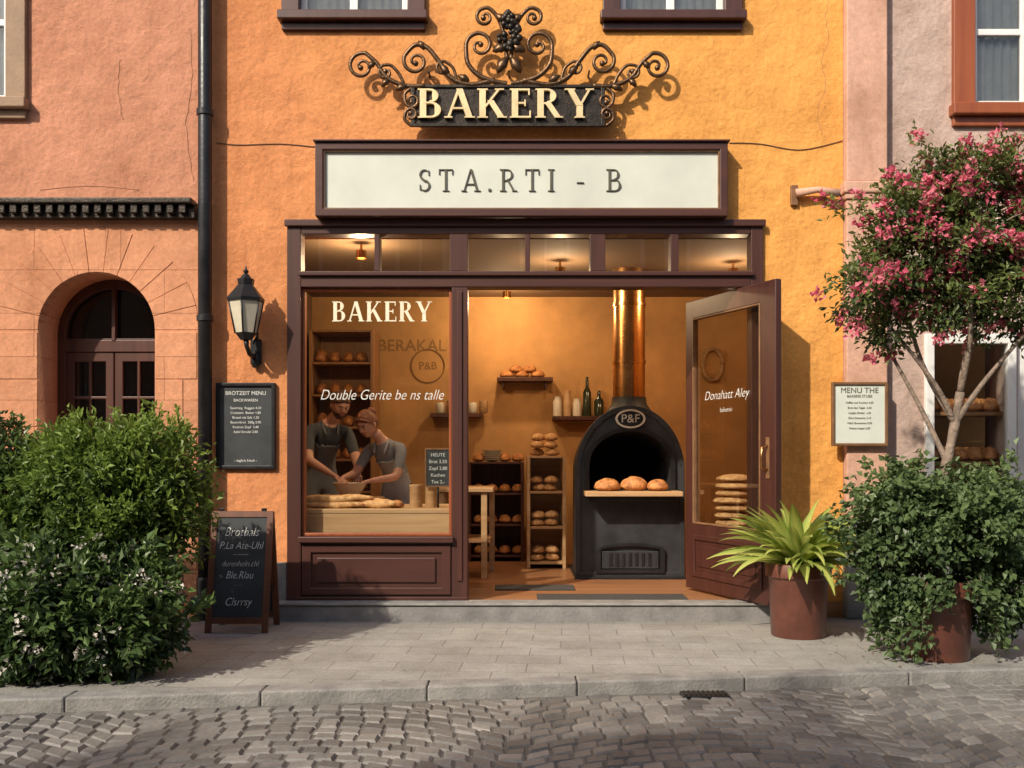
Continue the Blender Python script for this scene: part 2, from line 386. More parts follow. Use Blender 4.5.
# ---------------------------------------------------------------- ground
def ky(x): return -2.26+(x+1.70)*.128      # kerb line (outer edge)
gp=grp('ground')
mkobj('earth',[(-200,-200,-.20),(200,-200,-.20),(200,200,-.20),(-200,200,-.20)],[(0,1,2,3)],M['stone'],gp)
m,n,l,b=nt('pavement_slabs'); tc=n.new('ShaderNodeTexCoord').outputs['Object']
mp=n.new('ShaderNodeMapping'); mp.inputs['Rotation'].default_value=(0,0,.06); l.new(tc,mp.inputs[0])
br=n.new('ShaderNodeTexBrick'); br.inputs['Scale'].default_value=1; br.inputs['Brick Width'].default_value=.36; br.inputs['Row Height'].default_value=.22
br.inputs['Mortar Size'].default_value=.004; br.inputs['Mortar Smooth'].default_value=.4
br.inputs['Color1'].default_value=(.325,.315,.295,1); br.inputs['Color2'].default_value=(.37,.36,.335,1); br.inputs['Mortar'].default_value=(.23,.215,.195,1); l.new(mp.outputs[0],br.inputs['Vector'])
n1=tex(n,l,'ShaderNodeTexNoise',1.7,tc,Detail=6,Roughness=.75); r1=ramp(n,l,n1.outputs['Fac'],[(.3,(.66,.64,.61)),(.7,(1.12,1.12,1.12))])
n2=tex(n,l,'ShaderNodeTexNoise',60,tc,Detail=4,Roughness=.7); r2=ramp(n,l,n2.outputs['Fac'],[(.3,(.76,.76,.76)),(.7,(1.12,1.12,1.12))])
c=mixc(n,l,1,br.outputs['Color'],r1.outputs[0],'MULTIPLY'); c=mixc(n,l,1,c,r2.outputs[0],'MULTIPLY')
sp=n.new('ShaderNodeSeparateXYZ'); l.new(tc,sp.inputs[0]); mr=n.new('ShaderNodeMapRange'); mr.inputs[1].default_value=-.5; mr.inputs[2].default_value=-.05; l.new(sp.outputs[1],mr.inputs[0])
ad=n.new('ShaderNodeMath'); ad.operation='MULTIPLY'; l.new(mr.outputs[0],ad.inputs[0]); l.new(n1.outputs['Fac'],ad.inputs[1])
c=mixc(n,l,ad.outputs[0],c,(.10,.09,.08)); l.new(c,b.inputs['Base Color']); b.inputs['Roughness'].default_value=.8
s=n.new('ShaderNodeMath'); s.operation='MULTIPLY_ADD'; l.new(br.outputs['Fac'],s.inputs[0]); s.inputs[1].default_value=-1.2; l.new(n2.outputs['Fac'],s.inputs[2])
bp=n.new('ShaderNodeBump'); bp.inputs['Strength'].default_value=.5; bp.inputs['Distance'].default_value=.008; l.new(s.outputs[0],bp.inputs['Height']); l.new(bp.outputs[0],b.inputs['Normal'])
M['pave']=m
pv=grp('pavement')
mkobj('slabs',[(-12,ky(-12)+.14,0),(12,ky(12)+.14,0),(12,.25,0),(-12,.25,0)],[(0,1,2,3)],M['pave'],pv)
kb=grp('kerb'); g=Geo(); x=-12.0
while x<12:
    L=R.uniform(.75,1.05); x1=x+L-.005; dz=R.uniform(-.002,.002)
    v=[];
    for zz in (-.2,.003+dz):
        v+=[Vector((x,ky(x),zz)),Vector((x1,ky(x1),zz)),Vector((x1,ky(x1)+.145,zz)),Vector((x,ky(x)+.145,zz))]
    g.add((v,BF)); x+=L
g.obj('kerb_stones',M['granite'],kb,bev=.010)
rd=grp('cobbled_road'); g=Geo()
RZ=-.060
mkobj('bedding',[(-14,-11,RZ-.010),(14,-11,RZ-.010),(14,ky(14),RZ-.010),(-14,ky(-14),RZ-.010)],[(0,1,2,3)],M['sand'],rd)
def arcoff(u):
    per=1.7; k=(u/per)%1.0-.5; return .34*(1-(2*k)**2)
row=0; v0=-10.6
while v0<.2:
    rh=R.uniform(.092,.104); u=-8.0+(row%2)*.05
    while u<8:
        w=R.uniform(.085,.125)
        cx=u+w/2
        yy=v0+arcoff(cx)
        if yy+rh<ky(cx)+.01:
            gp2=.0045; top=RZ+R.uniform(-.003,.003); tx=R.uniform(-.05,.05);ty=R.uniform(-.05,.05)
            lo=[];hi=[]
            jit=lambda: R.uniform(-.004,.004)
            for (a,c2) in ((u+gp2,v0+gp2),(u+w-gp2,v0+gp2),(u+w-gp2,v0+rh-gp2),(u+gp2,v0+rh-gp2)):
                px,py=a+jit(),c2+arcoff(a)+jit()
                py=min(py,ky(px)-.004)
                lo.append(Vector((px,py,RZ-.05)))
                hi.append((px,py))
            mxx=sum(p[0] for p in hi)/4; myy=sum(p[1] for p in hi)/4
            mid=[Vector((p[0],p[1],top-.010)) for p in hi]
            tp=[Vector((mxx+(p[0]-mxx)*.80,myy+(p[1]-myy)*.80,top+tx*(p[0]-mxx)+ty*(p[1]-myy))) for p in hi]
            f=[(8,9,10,11)]
            for i in range(4):
                j=(i+1)%4; f+=[(i,j,4+j,4+i),(4+i,4+j,8+j,8+i)]
            g.add((lo+mid+tp,f),min(1,max(0,R.gauss(.45,.24))))
        u+=w
    v0+=rh; row+=1
g.obj('setts',M['sett'],rd,smooth=False)
fp=grp('pavement')
mkobj('slabs',[(-30,-13.5,0),(30,-13.5,0),(30,-11,0),(-30,-11,0)],[(0,1,2,3)],M['pave'],fp)
box('kerb_edge',-30,30,-11,-10.86,-.2,.004,M['granite'],fp,.01)
dr=grp('drain_grate')
dxx=.98; dyy=ky(.98)-.10
box('drain_frame',dxx-.12,dxx+.12,dyy-.055,dyy+.055,-.12,RZ+.008,M['black'],dr,.004)
for i in range(9):
    box('bar_%d'%i,dxx-.105+i*.025,dxx-.095+i*.025,dyy-.045,dyy+.045,RZ+.0085,RZ+.014,M['iron'],dr,.001)

# ---------------------------------------------------------------- buildings
TOP=8.5
xl=X(205)
xr=X(843)
lb=grp('terracotta_townhouse')
ax0,ax1=X(38),X(155); spz=Z(330); ab=Z(272)-spz
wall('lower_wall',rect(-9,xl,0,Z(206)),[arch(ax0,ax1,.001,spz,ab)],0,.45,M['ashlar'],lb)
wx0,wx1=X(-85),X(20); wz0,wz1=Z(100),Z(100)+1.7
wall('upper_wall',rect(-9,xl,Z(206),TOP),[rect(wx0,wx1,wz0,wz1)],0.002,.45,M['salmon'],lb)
g=Geo(); cxa=(ax0+ax1)/2; a=(ax1-ax0)/2; nv=13
for i in range(nv):
    t0=pi*i/nv+.003; t1=pi*(i+1)/nv-.003; P=[]
    for rr,ts in ((0.0,(t0,(t0+t1)/2,t1)),(.315,(t1,(t0+t1)/2,t0))):
        for tt in ts: P.append((cxa+(a+rr)*math.cos(tt),spz+(ab+rr)*math.sin(tt)))
    v=[Vector((p[0],-.004-.002*(i%2),p[1])) for p in P]+[Vector((p[0],.10,p[1])) for p in P]; nn=6
    g.add((v,[tuple(range(nn-1,-1,-1)),tuple(range(nn,2*nn))]+[(k,(k+1)%nn,(k+1)%nn+nn,k+nn) for k in range(nn)]))
o=g.obj('voussoirs',M['ashlar'],lb,bev=.003)
for i,zz in enumerate([0,.34,.68,1.02,1.36,1.70]):
    w=.30 if i%2 else .20
    box('quoin_a',ax1+.002,ax1+w,-.006,.1,zz+.003,min(zz+.34,spz)-.003,M['ashlar'],lb,.004)
    box('quoin_b',ax0-w,ax0-.002,-.006,.1,zz+.003,min(zz+.34,spz)-.003,M['ashlar'],lb,.004)
box('string_course',-9,X(197),-.13,.0,Z(203,-.13),Z(197,-.13),M['iron'],lb,.01)
box('string_course_bed',-9,X(198),-.07,-.001,Z(217,-.1),Z(203.3,-.13),M['iron'],lb,.006)
g=Geo(); xx=-6.0
while xx<X(194):
    g.add((boxv(xx,xx+.05,-.11,-.066,Z(213,-.1),Z(204,-.1)),BF)); xx+=.085
g.obj('dentils',M['iron'],lb,bev=.006)
dy=.30
wall('door_frame',arch(ax0-.03,ax1+.03,.02,spz,ab+.03),[rect(ax0+.06,ax1-.06,.1,Z(352,dy)),arch(ax0+.06,ax1-.06,Z(340,dy),spz+.02,ab-.09)],dy,dy+.08,M['doorw'],lb,.006)
box('fan_glass',ax0+.03,ax1-.03,dy+.05,dy+.055,Z(345,dy),spz+ab,M['wglass'],lb,0)
box('fan_bar',cxa-.014,cxa+.014,dy-.006,dy+.045,Z(341,dy),spz+ab-.06,M['doorw'],lb,.004)
box('fan_bar_h',ax0+.05,ax1-.05,dy+.004,dy+.04,spz-.05,spz-.025,M['doorw'],lb,.004)
for sgn,(p0,p1) in enumerate(((ax0+.06,cxa-.004),(cxa+.004,ax1-.06))):
    zt=Z(352,dy); zb=.1
    ww=(p1-p0)
    hz=[rect(p0+.06,p0+ww/2-.01,zt-.33,zt-.07),rect(p0+ww/2+.01,p1-.06,zt-.33,zt-.07),rect(p0+.06,p0+ww/2-.01,zt-.62,zt-.35),rect(p0+ww/2+.01,p1-.06,zt-.62,zt-.35)]
    wall('door_leaf_%d'%sgn,rect(p0,p1,zb,zt),hz,dy+.012,dy+.06,M['doorw'],lb,.005)
    box('door_glass_%d'%sgn,p0+.02,p1-.02,dy+.035,dy+.04,zt-.64,zt-.05,M['wglass'],lb,0)
    box('door_panel_%d'%sgn,p0+.07,p1-.07,dy-.004,dy+.02,zb+.12,zt-.74,M['doorw'],lb,.014)
box('door_knob',cxa+.02,cxa+.045,dy-.05,dy+.012,1.05,1.2,M['gold_dark'],lb,.008)
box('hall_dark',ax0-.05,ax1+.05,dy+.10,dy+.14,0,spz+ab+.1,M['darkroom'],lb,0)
box('door_step',ax0+.004,ax1-.004,-.02,dy+.1,-.05,.1,M['stone'],lb,.01)
def window(parent,x0,x1,z0,z1,y,casing,sash,cw=.1,sill=True,cols=2,rows=3,caps=.04):
    box('casing_l',x0-cw,x0+.001,y-caps,y+.10,z0-.002,z1+cw,casing,parent,.006)
    box('casing_r',x1-.001,x1+cw,y-caps,y+.10,z0-.002,z1+cw,casing,parent,.006)
    box('casing_t',x0+.002,x1-.002,y-caps+.002,y+.10,z1,z1+cw-.002,casing,parent,.006)
    if sill:
        box('sill',x0-cw-.02,x1+cw+.02,y-caps-.05,y+.10,z0-cw*.55,z0-.004,casing,parent,.008)
        box('sill_apron',x0-cw,x1+cw,y-caps+.005,y+.01,z0-cw,z0-cw*.55-.002,casing,parent,.006)
    fw=.045; holes=[]
    cwid=(x1-x0-fw)/cols; rh=(z1-z0-fw)/rows
    for i in range(cols):
        for j in range(rows):
            holes.append(rect(x0+fw+i*cwid,x0+i*cwid+cwid-.012*(0 if i==cols-1 else 1),z0+fw+j*rh,z0+j*rh+rh))
    wall('sash',rect(x0,x1,z0,z1),holes,y+.03,y+.07,sash,parent,.004)
    box('pane',x0+.01,x1-.01,y+.05,y+.054,z0+.01,z1-.01,M['cglass'],parent,0)
    N=40; vs=[]
    for i in range(N+1):
        xx=x0+(x1-x0)*i/N; yy=y+.10+.014*math.sin(i*1.9)+.006*math.sin(i*4.1)
        vs+=[Vector((xx,yy,z0)),Vector((xx,yy,z1))]
    mkobj('curtain',vs,[(2*i,2*i+2,2*i+3,2*i+1) for i in range(N)],M['curtain'],parent,True)
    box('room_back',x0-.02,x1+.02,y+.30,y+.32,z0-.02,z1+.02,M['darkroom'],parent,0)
window(lb,wx0+.02,X(8),wz0,wz1-.02,0,M['casing'],M['white'],.14)
mb=grp('ochre_bakery_building')
sx0,sx1=X(288),X(762); sz1=Z(222)
W1=(X(300),X(408)); W2=(X(620),X(724)); wz=Z(14)
wall('facade_wall',[(xl+.002,0),(sx0,0),(sx0,sz1),(sx1,sz1),(sx1,0),(xr,0),(xr,TOP),(xl+.002,TOP)],[rect(W1[0],W1[1],wz,wz+1.5),rect(W2[0],W2[1],wz,wz+1.5)],0,.35,M['ochre'],mb)
for w in (W1,W2): window(mb,w[0],w[1],wz,wz+1.5,0,M['frame'],M['white'],.125,rows=3)
box('plinth_l',X(272),sx0-.004,-.03,.0-.001,0,Z(562),M['stone'],mb,.008)
box('plinth_ll',xl+.07,X(271.5),-.012,-.001,0,Z(600),M['stone'],mb,.006)
box('pilaster_shaft',xr+.003,X(884),-.07,.3,.0+Z(520),Z(202),M['pilaster'],mb,.01)
box('pilaster_shaft_up',xr+.003,X(884),-.07,.3,Z(184),TOP,M['pilaster'],mb,.01)
box('pilaster_cap',xr-.02,X(887),-.10,.3,Z(196),Z(184)-.002,M['pilaster'],mb,.012)
box('pilaster_neck',xr-.008,X(885.5),-.085,.3,Z(202)+.002,Z(196)-.002,M['pilaster'],mb,.008)
box('pilaster_base',xr-.002,X(887),-.085,.3,0,Z(520)-.002,M['stone'],mb,.012)
box('roof_mass',xl+.01,xr-.01,.36,6,3.2,TOP-.1,M['ochre'],mb,0)
rb=grp('pink_townhouse')
rx0=X(884)+.003
RW=(X(975),X(1085)); rz0=Z(104)
LW0,LW1=X(930),X(1012)
lz0,lz1=Z(516),Z(338)
DX0,DX1=X(1020),X(1120)
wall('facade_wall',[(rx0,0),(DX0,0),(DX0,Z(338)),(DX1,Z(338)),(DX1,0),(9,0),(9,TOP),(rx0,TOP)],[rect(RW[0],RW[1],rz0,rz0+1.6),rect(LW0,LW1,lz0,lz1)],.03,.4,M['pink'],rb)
window(rb,RW[0],RW[1],rz0,rz0+1.6,.03,M['woodr'],M['white'],.155,rows=3)
box('plinth',rx0,LW1+.03,-.0,.029,0,Z(522),M['stone'],rb,.01)
wall('shop_window_frame',rect(LW0-.03,LW1+.03,lz0-.04,lz1+.03),[rect(LW0+.03,LW1-.03,lz0+.03,lz1-.04)],-.01,.06,M['white'],rb,.006)
box('shop_window_pane',LW0,LW1,.03,.034,lz0,lz1,M['glass'],rb,0)
wall('glazed_door',rect(DX0+.01,DX1-.01,.02,Z(338)-.01),[rect(DX0+.09,DX1-.09,.9,Z(338)-.1),rect(DX0+.09,DX1-.09,.15,.8)],.08,.13,M['white'],rb,.006)
box('glazed_door_pane',DX0+.05,DX1-.05,.10,.104,.1,Z(338)-.05,M['glass'],rb,0)
box('shop_back',LW0-.2,DX1+.2,.72,.74,0,Z(330),M['intwall'],rb,0)
box('shop_floor',LW0-.2,DX1+.2,.41,.72,-.05,.05,M['floor'],rb,0)
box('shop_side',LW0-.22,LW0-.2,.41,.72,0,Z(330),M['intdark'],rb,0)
for i,dz in enumerate((0,.36,.72)):
    box('display_shelf_%d'%i,LW0+.002,LW1-.002,.12,.50,lz0+dz+.002,lz0+dz+.03,M['woodm'],rb,.004)

# ---------------------------------------------------------------- bread
def loaf_geo(c,r,rz=0,tilt=0,seed=0,score=3):
    def fn(d,p):
        k=1+.05*noise.noise(d*2.2+Vector((seed,0,0)))
        p=p*k
        if p.z<0: p.z*=.45
        if score and d.z>.1:
            s=math.sin(d.x*score*3.2+d.y*1.2); p.z-=r[2]*.10*max(0,s)**4
        return p
    m=Matrix.Rotation(rz,3,'Z')@Matrix.Rotation(tilt,3,'Y')
    return sphere_geo((c[0],c[1],c[2]+r[2]*.43),r,18,12,fn,m)
def bread_pile(name,items,mat,parent):
    g=Geo()
    for i,it in enumerate(items): g.add(loaf_geo(*it,seed=i*3.7))
    return g.obj(name,mat,parent,True)
def baguette_geo(p,L,r,rz,seed=0):
    d=Vector((math.cos(rz),math.sin(rz),0)); pts=[];rad=[]
    for i in range(15):
        t=i/14; pts.append(Vector(p)+d*(t-.5)*L+Vector((0,0,r+.004*math.sin(t*9+seed)))); rad.append(max(.004,r*(math.sin(pi*min(1,max(0,t*.94+.03))))**.4*(1+.07*math.sin(t*34+seed))))
    return tube_geo(pts,rad,10)
bd=grp('bread_display')
bread_pile('loaves',[((LW0+.08+.11*(i%5),.20+.13*(i//5),lz0+dz),(.07,.065,.075),.4*i) for dz in (.03,.39,.75) for i in range(10)],M['bread'],bd)

# ---------------------------------------------------------------- shopfront
sf_=grp('bakery_shopfront')
fl=.115
step=grp('door_step')
box('step_slab',X(281),X(768),-.17,.0,-.02,fl-.005,M['stone'],step,.012)
box('step_tread',X(280),X(769),-.185,-.002,fl-.004,fl+.012,M['granite'],step,.006)
ya,yb=-.035,.10
z=lambda v: Z(v)
fr=M['frame']; fh=M['frameh']
box('jamb_l',sx0,X(302),ya,yb,fl+.013,sz1,fr,sf_,.005)
box('jamb_r',X(750),sx1,ya,yb,fl+.013,sz1,fr,sf_,.005)
box('head',X(302)+.001,X(750)-.001,ya+.002,yb,z(235),sz1-.002,fh,sf_,.005)
box('head_cornice',X(286),X(764),ya-.025,ya-.001,z(228),z(221),fh,sf_,.008)
box('transom_bar',X(302)+.001,X(750)-.001,ya-.004,yb,z(288),z(272),fh,sf_,.006)
box('transom_drip',X(300),X(752),ya-.03,ya-.005,z(277),z(273),fh,sf_,.005)
for i,(u0,u1) in enumerate(((375,380),(450,468),(525,530),(590,605),(670,678))):
    box('mullion_%d'%i,X(u0),X(u1),ya+.004,yb-.004,z(272)+.001,z(235)-.001,fr,sf_,.004)
box('door_post',X(452),X(468),ya,yb,fl+.013,z(288)-.001,fr,sf_,.005)
box('door_post_bead',X(457.5),X(462.5),ya-.012,ya-.001,fl+.15,z(292),fr,sf_,.004)
box('transom_glass',X(302),X(750),.03,.036,z(273),z(234),M['cglass'],sf_,0)
box('window_sill',X(300),X(454),ya-.04,yb+.02,z(542),z(536),fh,sf_,.006)
box('window_glass',X(301),X(453),.03,.036,z(537),z(287),M['glass'],sf_,0)
wall('window_bead',rect(X(302)+.001,X(452)-.001,z(536)+.001,z(288)-.001),[rect(X(305),X(449),z(533),z(291))],-.005,.06,M['woodr'],sf_,.004)
box('riser_panel',X(302)+.001,X(452)-.001,ya+.012,yb,fl+.013,z(542)-.001,fh,sf_,.003)
wall('riser_moulding',rect(X(303),X(451),z(594),z(545)),[rect(X(312),X(442),z(587),z(552))],ya-.006,ya+.011,fh,sf_,.005)
box('riser_raised',X(318),X(436),ya-.004,ya+.011,z(582),z(557),fh,sf_,.012)
box('kick_board',X(288),X(468),ya-.012,ya-.001,fl+.013,z(596),fh,sf_,.004)
wl=grp('window_lettering')
serif('bakery_gilding','BAKERY',X(331),X(432),z(321),z(301),.022,.004,M['cream'],wl,track=.06)
text('script_line','Double Gerite be ns talle',X(381),z(395),.105,.027,M['chalk'],wl,shear=.35,sx=.82,off=-.0010)
dl=grp('open_shop_door')
A=Vector((1.372,.62,0)); Bp=Vector((1.790,-.42,0)); dirv=(Bp-A).normalized(); Wd=(Bp-A).length
nrm=Vector((dirv.y,-dirv.x,0))
if nrm.x>0: nrm=-nrm
MT=Matrix((( dirv.x,-nrm.x,0,A.x),(dirv.y,-nrm.y,0,A.y),(0,0,1,0),(0,0,0,1)))
def xf(o):
    o.data.transform(MT)
    if MT.to_3x3().determinant()<0: o.data.flip_normals()
    return o
zb,zt=fl+.02,z(288)-.008
xf(wall('leaf_frame',rect(0,Wd,zb,zt),[rect(.10,Wd-.17,zb+.50,zt-.14)],-.025,.025,fr,dl,.006))
xf(wall('leaf_bead',rect(.10,Wd-.17,zb+.50,zt-.14),[rect(.112,Wd-.182,zb+.512,zt-.152)],-.030,.015,M['gold_dark'],dl,.004))
xf(wall('leaf_moulding',rect(.10,Wd-.14,zb+.10,zb+.42),[rect(.14,Wd-.18,zb+.14,zb+.38)],-.038,-.026,fr,dl,.005))
xf(box('leaf_raised_panel',.18,Wd-.22,-.034,-.026,zb+.18,zb+.34,fr,dl,.01))
xf(box('leaf_glass',.11,Wd-.18,-.003,.003,zb+.51,zt-.15,M['glass'],dl,0))
xf(box('leaf_handle_plate',Wd-.10,Wd-.06,-.032,-.0255,1.0,1.28,M['gold_dark'],dl,.003))
xf(tube('leaf_handle',[(Wd-.08,-.03,1.06),(Wd-.08,-.075,1.07),(Wd-.08,-.08,1.14),(Wd-.08,-.075,1.21),(Wd-.08,-.03,1.22)],.009,M['brass'],dl))
o=text('leaf_text','Donahatt Aley',Wd*.46,1.60,.095,-.008,M['chalk'],dl,shear=.3,off=-.0015); xf(o)
o=text('leaf_text_b','bakerei',Wd*.46,1.49,.05,-.008,M['chalk'],dl,off=-.001); xf(o)
fs=grp('fascia_sign'); y0=-.14
fx0,fx1,fz0,fz1=X(315,y0),X(728,y0),Z(216,y0),Z(142,y0)
wall('fascia_frame',rect(fx0,fx1,fz0,fz1),[rect(fx0+.055,fx1-.055,fz0+.052,fz1-.052)],y0,-.001,fh,fs,.006)
wall('fascia_bead',rect(fx0+.055,fx1-.055,fz0+.052,fz1-.052),[rect(fx0+.065,fx1-.065,fz0+.062,fz1-.062)],y0+.012,-.03,M['gold_dark'],fs,.002)
box('fascia_panel',fx0+.06,fx1-.06,y0+.035,y0+.06,fz0+.056,fz1-.056,M['panelw'],fs,0)
box('fascia_cap',fx0-.012,fx1+.012,y0-.02,-.002,fz1+.001,fz1+.014,fh,fs,.004)
serif('fascia_letters','STA.RTI - B',X(418,y0),X(622,y0),Z(190,y0),Z(168,y0),y0+.026,.01,M['letter'],fs,track=.30,G=GL)

# wrought iron ornament and board
orn=grp('wrought_iron_bakery_sign'); yo=-.11
U=lambda u,v,dy=0: Vector((X(u,yo),yo+dy,Z(v,yo)))
cx0=509
g=Geo()
def cr(pts,n=6):
    out=[]
    for i in range(len(pts)-1):
        p0=pts[max(i-1,0)];p1=pts[i];p2=pts[i+1];p3=pts[min(i+2,len(pts)-1)]
        for k in range(n):
            t=k/n; out.append(tuple(.5*((2*p1[j])+(-p0[j]+p2[j])*t+(2*p0[j]-5*p1[j]+4*p2[j]-p3[j])*t*t+(-p0[j]+3*p1[j]-3*p2[j]+p3[j])*t**3) for j in range(2)))
    out.append(tuple(pts[-1])); return out
def scroll(tail,c,turns,dirn,w0=2.0,w1=1.1):
    w0*=1.25; w1*=1.2
    st=tail[-1]; a0=math.atan2(st[1]-c[1],st[0]-c[0]); r0=math.hypot(st[0]-c[0],st[1]-c[1])
    sp=[]; N=int(26*turns)
    for i in range(1,N+1):
        t=i/N; a=a0+dirn*2*pi*turns*t; r=r0*(1-t)**.85+1.6*t; sp.append((c[0]+r*math.cos(a),c[1]+r*math.sin(a)))
    P=cr(tail)[:-1]+[st]+sp
    for s in (1,-1):
        pts=[U(cx0+s*p[0],p[1],-.012*math.sin(i/len(P)*pi)) for i,p in enumerate(P)]
        rad=[(w0+(w1-w0)*i/len(P))/140 for i in range(len(P))]
        g.add(tube_geo(pts,rad,7)); g.add(sphere_geo(pts[-1],2.8/140,10,8))
scroll([(2,84),(14,82),(30,76),(41,64),(43,48)],(29,46),1.35,-1,2.3)
scroll([(14,80),(38,85),(58,78),(70,62),(82,48),(94,46),(104,56)],(93,62),1.3,1,2.3)
scroll([(84,86),(104,86),(122,78),(132,64),(143,54)],(147,67),1.4,1,2.1)
scroll([(104,86),(110,74),(118,66),(126,66)],(123,73),1.0,1,1.4)
scroll([(2,60),(4,40),(10,20),(20,9),(28,10)],(24,18),1.2,1,1.9)
scroll([(52,80),(56,68),(64,62)],(66,69),1.1,1,1.3)
scroll([(97,88),(104,94),(103,104),(98,108)],(97,101),1.0,1,1.5)
scroll([(97,126),(104,120),(103,112),(98,109)],(98,115),1.0,-1,1.5)
g.obj('scrollwork',M['bronze'],orn,True)
g=Geo()
def ironleaf(u,v,ang,L,w):
    d=Vector((math.cos(ang),0,-math.sin(ang))); s=Vector((d.z,0,-d.x)); c=U(u,v,-.012)
    vs=[];N=6
    for i in range(N+1):
        t=i/N; ww=w*math.sin(pi*min(1,t*.9+.08))/140*(1+.25*math.sin(t*18)); p=c+d*(t*L/140); y=-.014*math.sin(t*pi)
        vs+=[p+s*ww+Vector((0,y+.006,0)),p+Vector((0,y-.006,0)),p-s*ww+Vector((0,y+.006,0))]
    f=[]
    for i in range(N):
        a=i*3; f+=[(a,a+1,a+4,a+3),(a+1,a+2,a+5,a+4)]
    g.add((vs,f))
rr=random.Random(3)
for s in (1,-1):
    for (u,v,an,L,w) in ((2,58,1.0,18,5),(2,46,.4,15,5),(4,22,-.6,11,4),(60,76,-.9,13,3.5),(134,62,.9,10,3),(102,86,.4,12,3.5),(40,82,-.5,12,3.5),(84,50,-.9,10,3),(120,80,.8,10,3)):
        ang=an if s==1 else pi-an; ironleaf(cx0+s*u,v,ang,L,w)
o=g.obj('iron_leaves',M['bronze'],orn,True); so=o.modifiers.new('s','SOLIDIFY'); so.thickness=.004
g=Geo()
for i in range(40):
    v=14+38*(i/40); wd=11*math.sin(pi*(.15+.8*(1-i/40)))
    g.add(sphere_geo(U(cx0+rr.uniform(-wd,wd),v,-.02-rr.random()*.02),rr.uniform(2.4,3.6)/140,9,7))
g.obj('grape_cluster',M['iron'],orn,True)
box('name_board',X(414,yo),X(602,yo),yo,yo+.03,Z(125,yo),Z(87,yo),M['iron'],orn,.006)
wall('name_board_rim',rect(X(411,yo),X(605,yo),Z(127,yo),Z(85,yo)),[rect(X(415,yo),X(601,yo),Z(124,yo),Z(88,yo))],yo-.014,yo+.01,M['iron'],orn,.004)
serif('bakery_letters','BAKERY',X(417,yo),X(594,yo),Z(119,yo),Z(90,yo),yo-.028,.027,M['gold'],orn,track=.045)
for u in (430,509,588):
    box('wall_stay',X(u)-.01,X(u)+.01,yo+.03,.0,Z(100),Z(100)+.02,M['iron'],orn,.002)
    box('wall_stay_b',X(u)-.006,X(u)+.006,yo,.0,Z(78),Z(78)+.014,M['iron'],orn,.002)

dp=grp('downpipe'); px_=X(205,-.09)
tube('pipe',[(px_,-.09,.12),(px_,-.09,3),(px_,-.09,TOP)],.048,M['pipe'],dp,20)
for i,zz in enumerate((.75,2.1,3.55,5.2)):
    lathe('collar_%d'%i,[(.049,0),(.058,.004),(.058,.045),(.049,.05)],(px_,-.09,zz),M['pipe'],dp,20)
    box('clip_%d'%i,px_-.012,px_+.012,-.045,-.013,zz+.01,zz+.04,M['pipe'],dp,.002)
lathe('shoe',[(.052,0),(.058,.01),(.058,.28),(.052,.30)],(px_,-.09,.0),M['pipe'],dp,20)

cb=grp('facade_cable')
def wire(name,pts,r,mat,par):
    P=[(X(p[0]),-.005,Z(p[1])) for p in cr(pts,5)]; tube(name,P,r,mat,par,6)
wire('cable_a',[(216,143),(240,145),(280,144),(315,147)],.003,M['cable'],cb)
wire('cable_b',[(729,143),(760,144),(800,150),(842,141)],.003,M['cable'],cb)
ck=grp('plaster_crack')
for k,pl in enumerate((
    [(828,0),(826,20),(829,40),(822,60),(826,85),(818,110),(822,135)],
    [(190,30),(192,80),(186,130),(193,180)],[(40,190),(90,186),(140,190)],[(120,60),(118,90),(123,120)])):
    P=cr(pl,8); P=[(a+rr.uniform(-1.1,1.1),b) for a,b in P]
    v,f=tube_geo([(X(a),.001,Z(b)) for a,b in P],.0022,5); mkobj('crack_%d'%k,v,f,M['crack'],ck,True)
ib=grp('wall_bracket')
box('bracket_plate',X(790),X(797),-.03,-.001,Z(206),Z(186),M['gold_dark'],ib,.004)
tube('bracket_bar',[(X(797)-.02,-.05,Z(195)),(X(815),-.06,Z(192)),(X(836),-.07,Z(196))],[.03,.022,.03],M['pilaster'],ib,10)
tube('bracket_hook',[(X(836),-.07,Z(196)),(X(838),-.08,Z(202)),(X(832),-.08,Z(206))],.007,M['iron'],ib)

# ---------------------------------------------------------------- lantern
ln=grp('wall_lantern'); yl=-.20
lx=X(246,yl); lz=lambda v: Z(v,yl)
def frustum(name,z0,z1,w0,w1,mat,par,bev=.003,n=6):
    v=[]
    for zz,w in ((z0,w0),(z1,w1)):
        for k in range(n):
            a=2*pi*k/n+pi/n; v.append(Vector((lx+w*math.cos(a),yl+w*math.sin(a),zz)))
    f=[tuple(range(n-1,-1,-1)),tuple(range(n,2*n))]+[(k,(k+1)%n,(k+1)%n+n,k+n) for k in range(n)]
    o=mkobj(name,v,f,mat,par); addbev(o,bev); return o
frustum('glass_body',lz(333),lz(302),.072,.118,M['lampglass'],ln,0)
frustum('bottom_cup',lz(340),lz(333),.04,.078,M['black'],ln)
frustum('top_rim',lz(302),lz(299),.128,.132,M['black'],ln)
frustum('roof',lz(299),lz(285),.135,.055,M['black'],ln)
frustum('crown',lz(285),lz(279),.055,.062,M['black'],ln)
frustum('crown_top',lz(279),lz(274),.045,.02,M['black'],ln)
lathe('finial',[(.008,0),(.018,.012),(.02,.02),(.008,.032),(.006,.045),(.001,.06)],(lx,yl,lz(274)),M['black'],ln,14)
for k in range(6):
    a=2*pi*k/6+pi/6
    tube('bar_%d'%k,[(lx+.075*math.cos(a),yl+.075*math.sin(a),lz(334)),(lx+.121*math.cos(a),yl+.121*math.sin(a),lz(301))],.006,M['black'],ln,6)
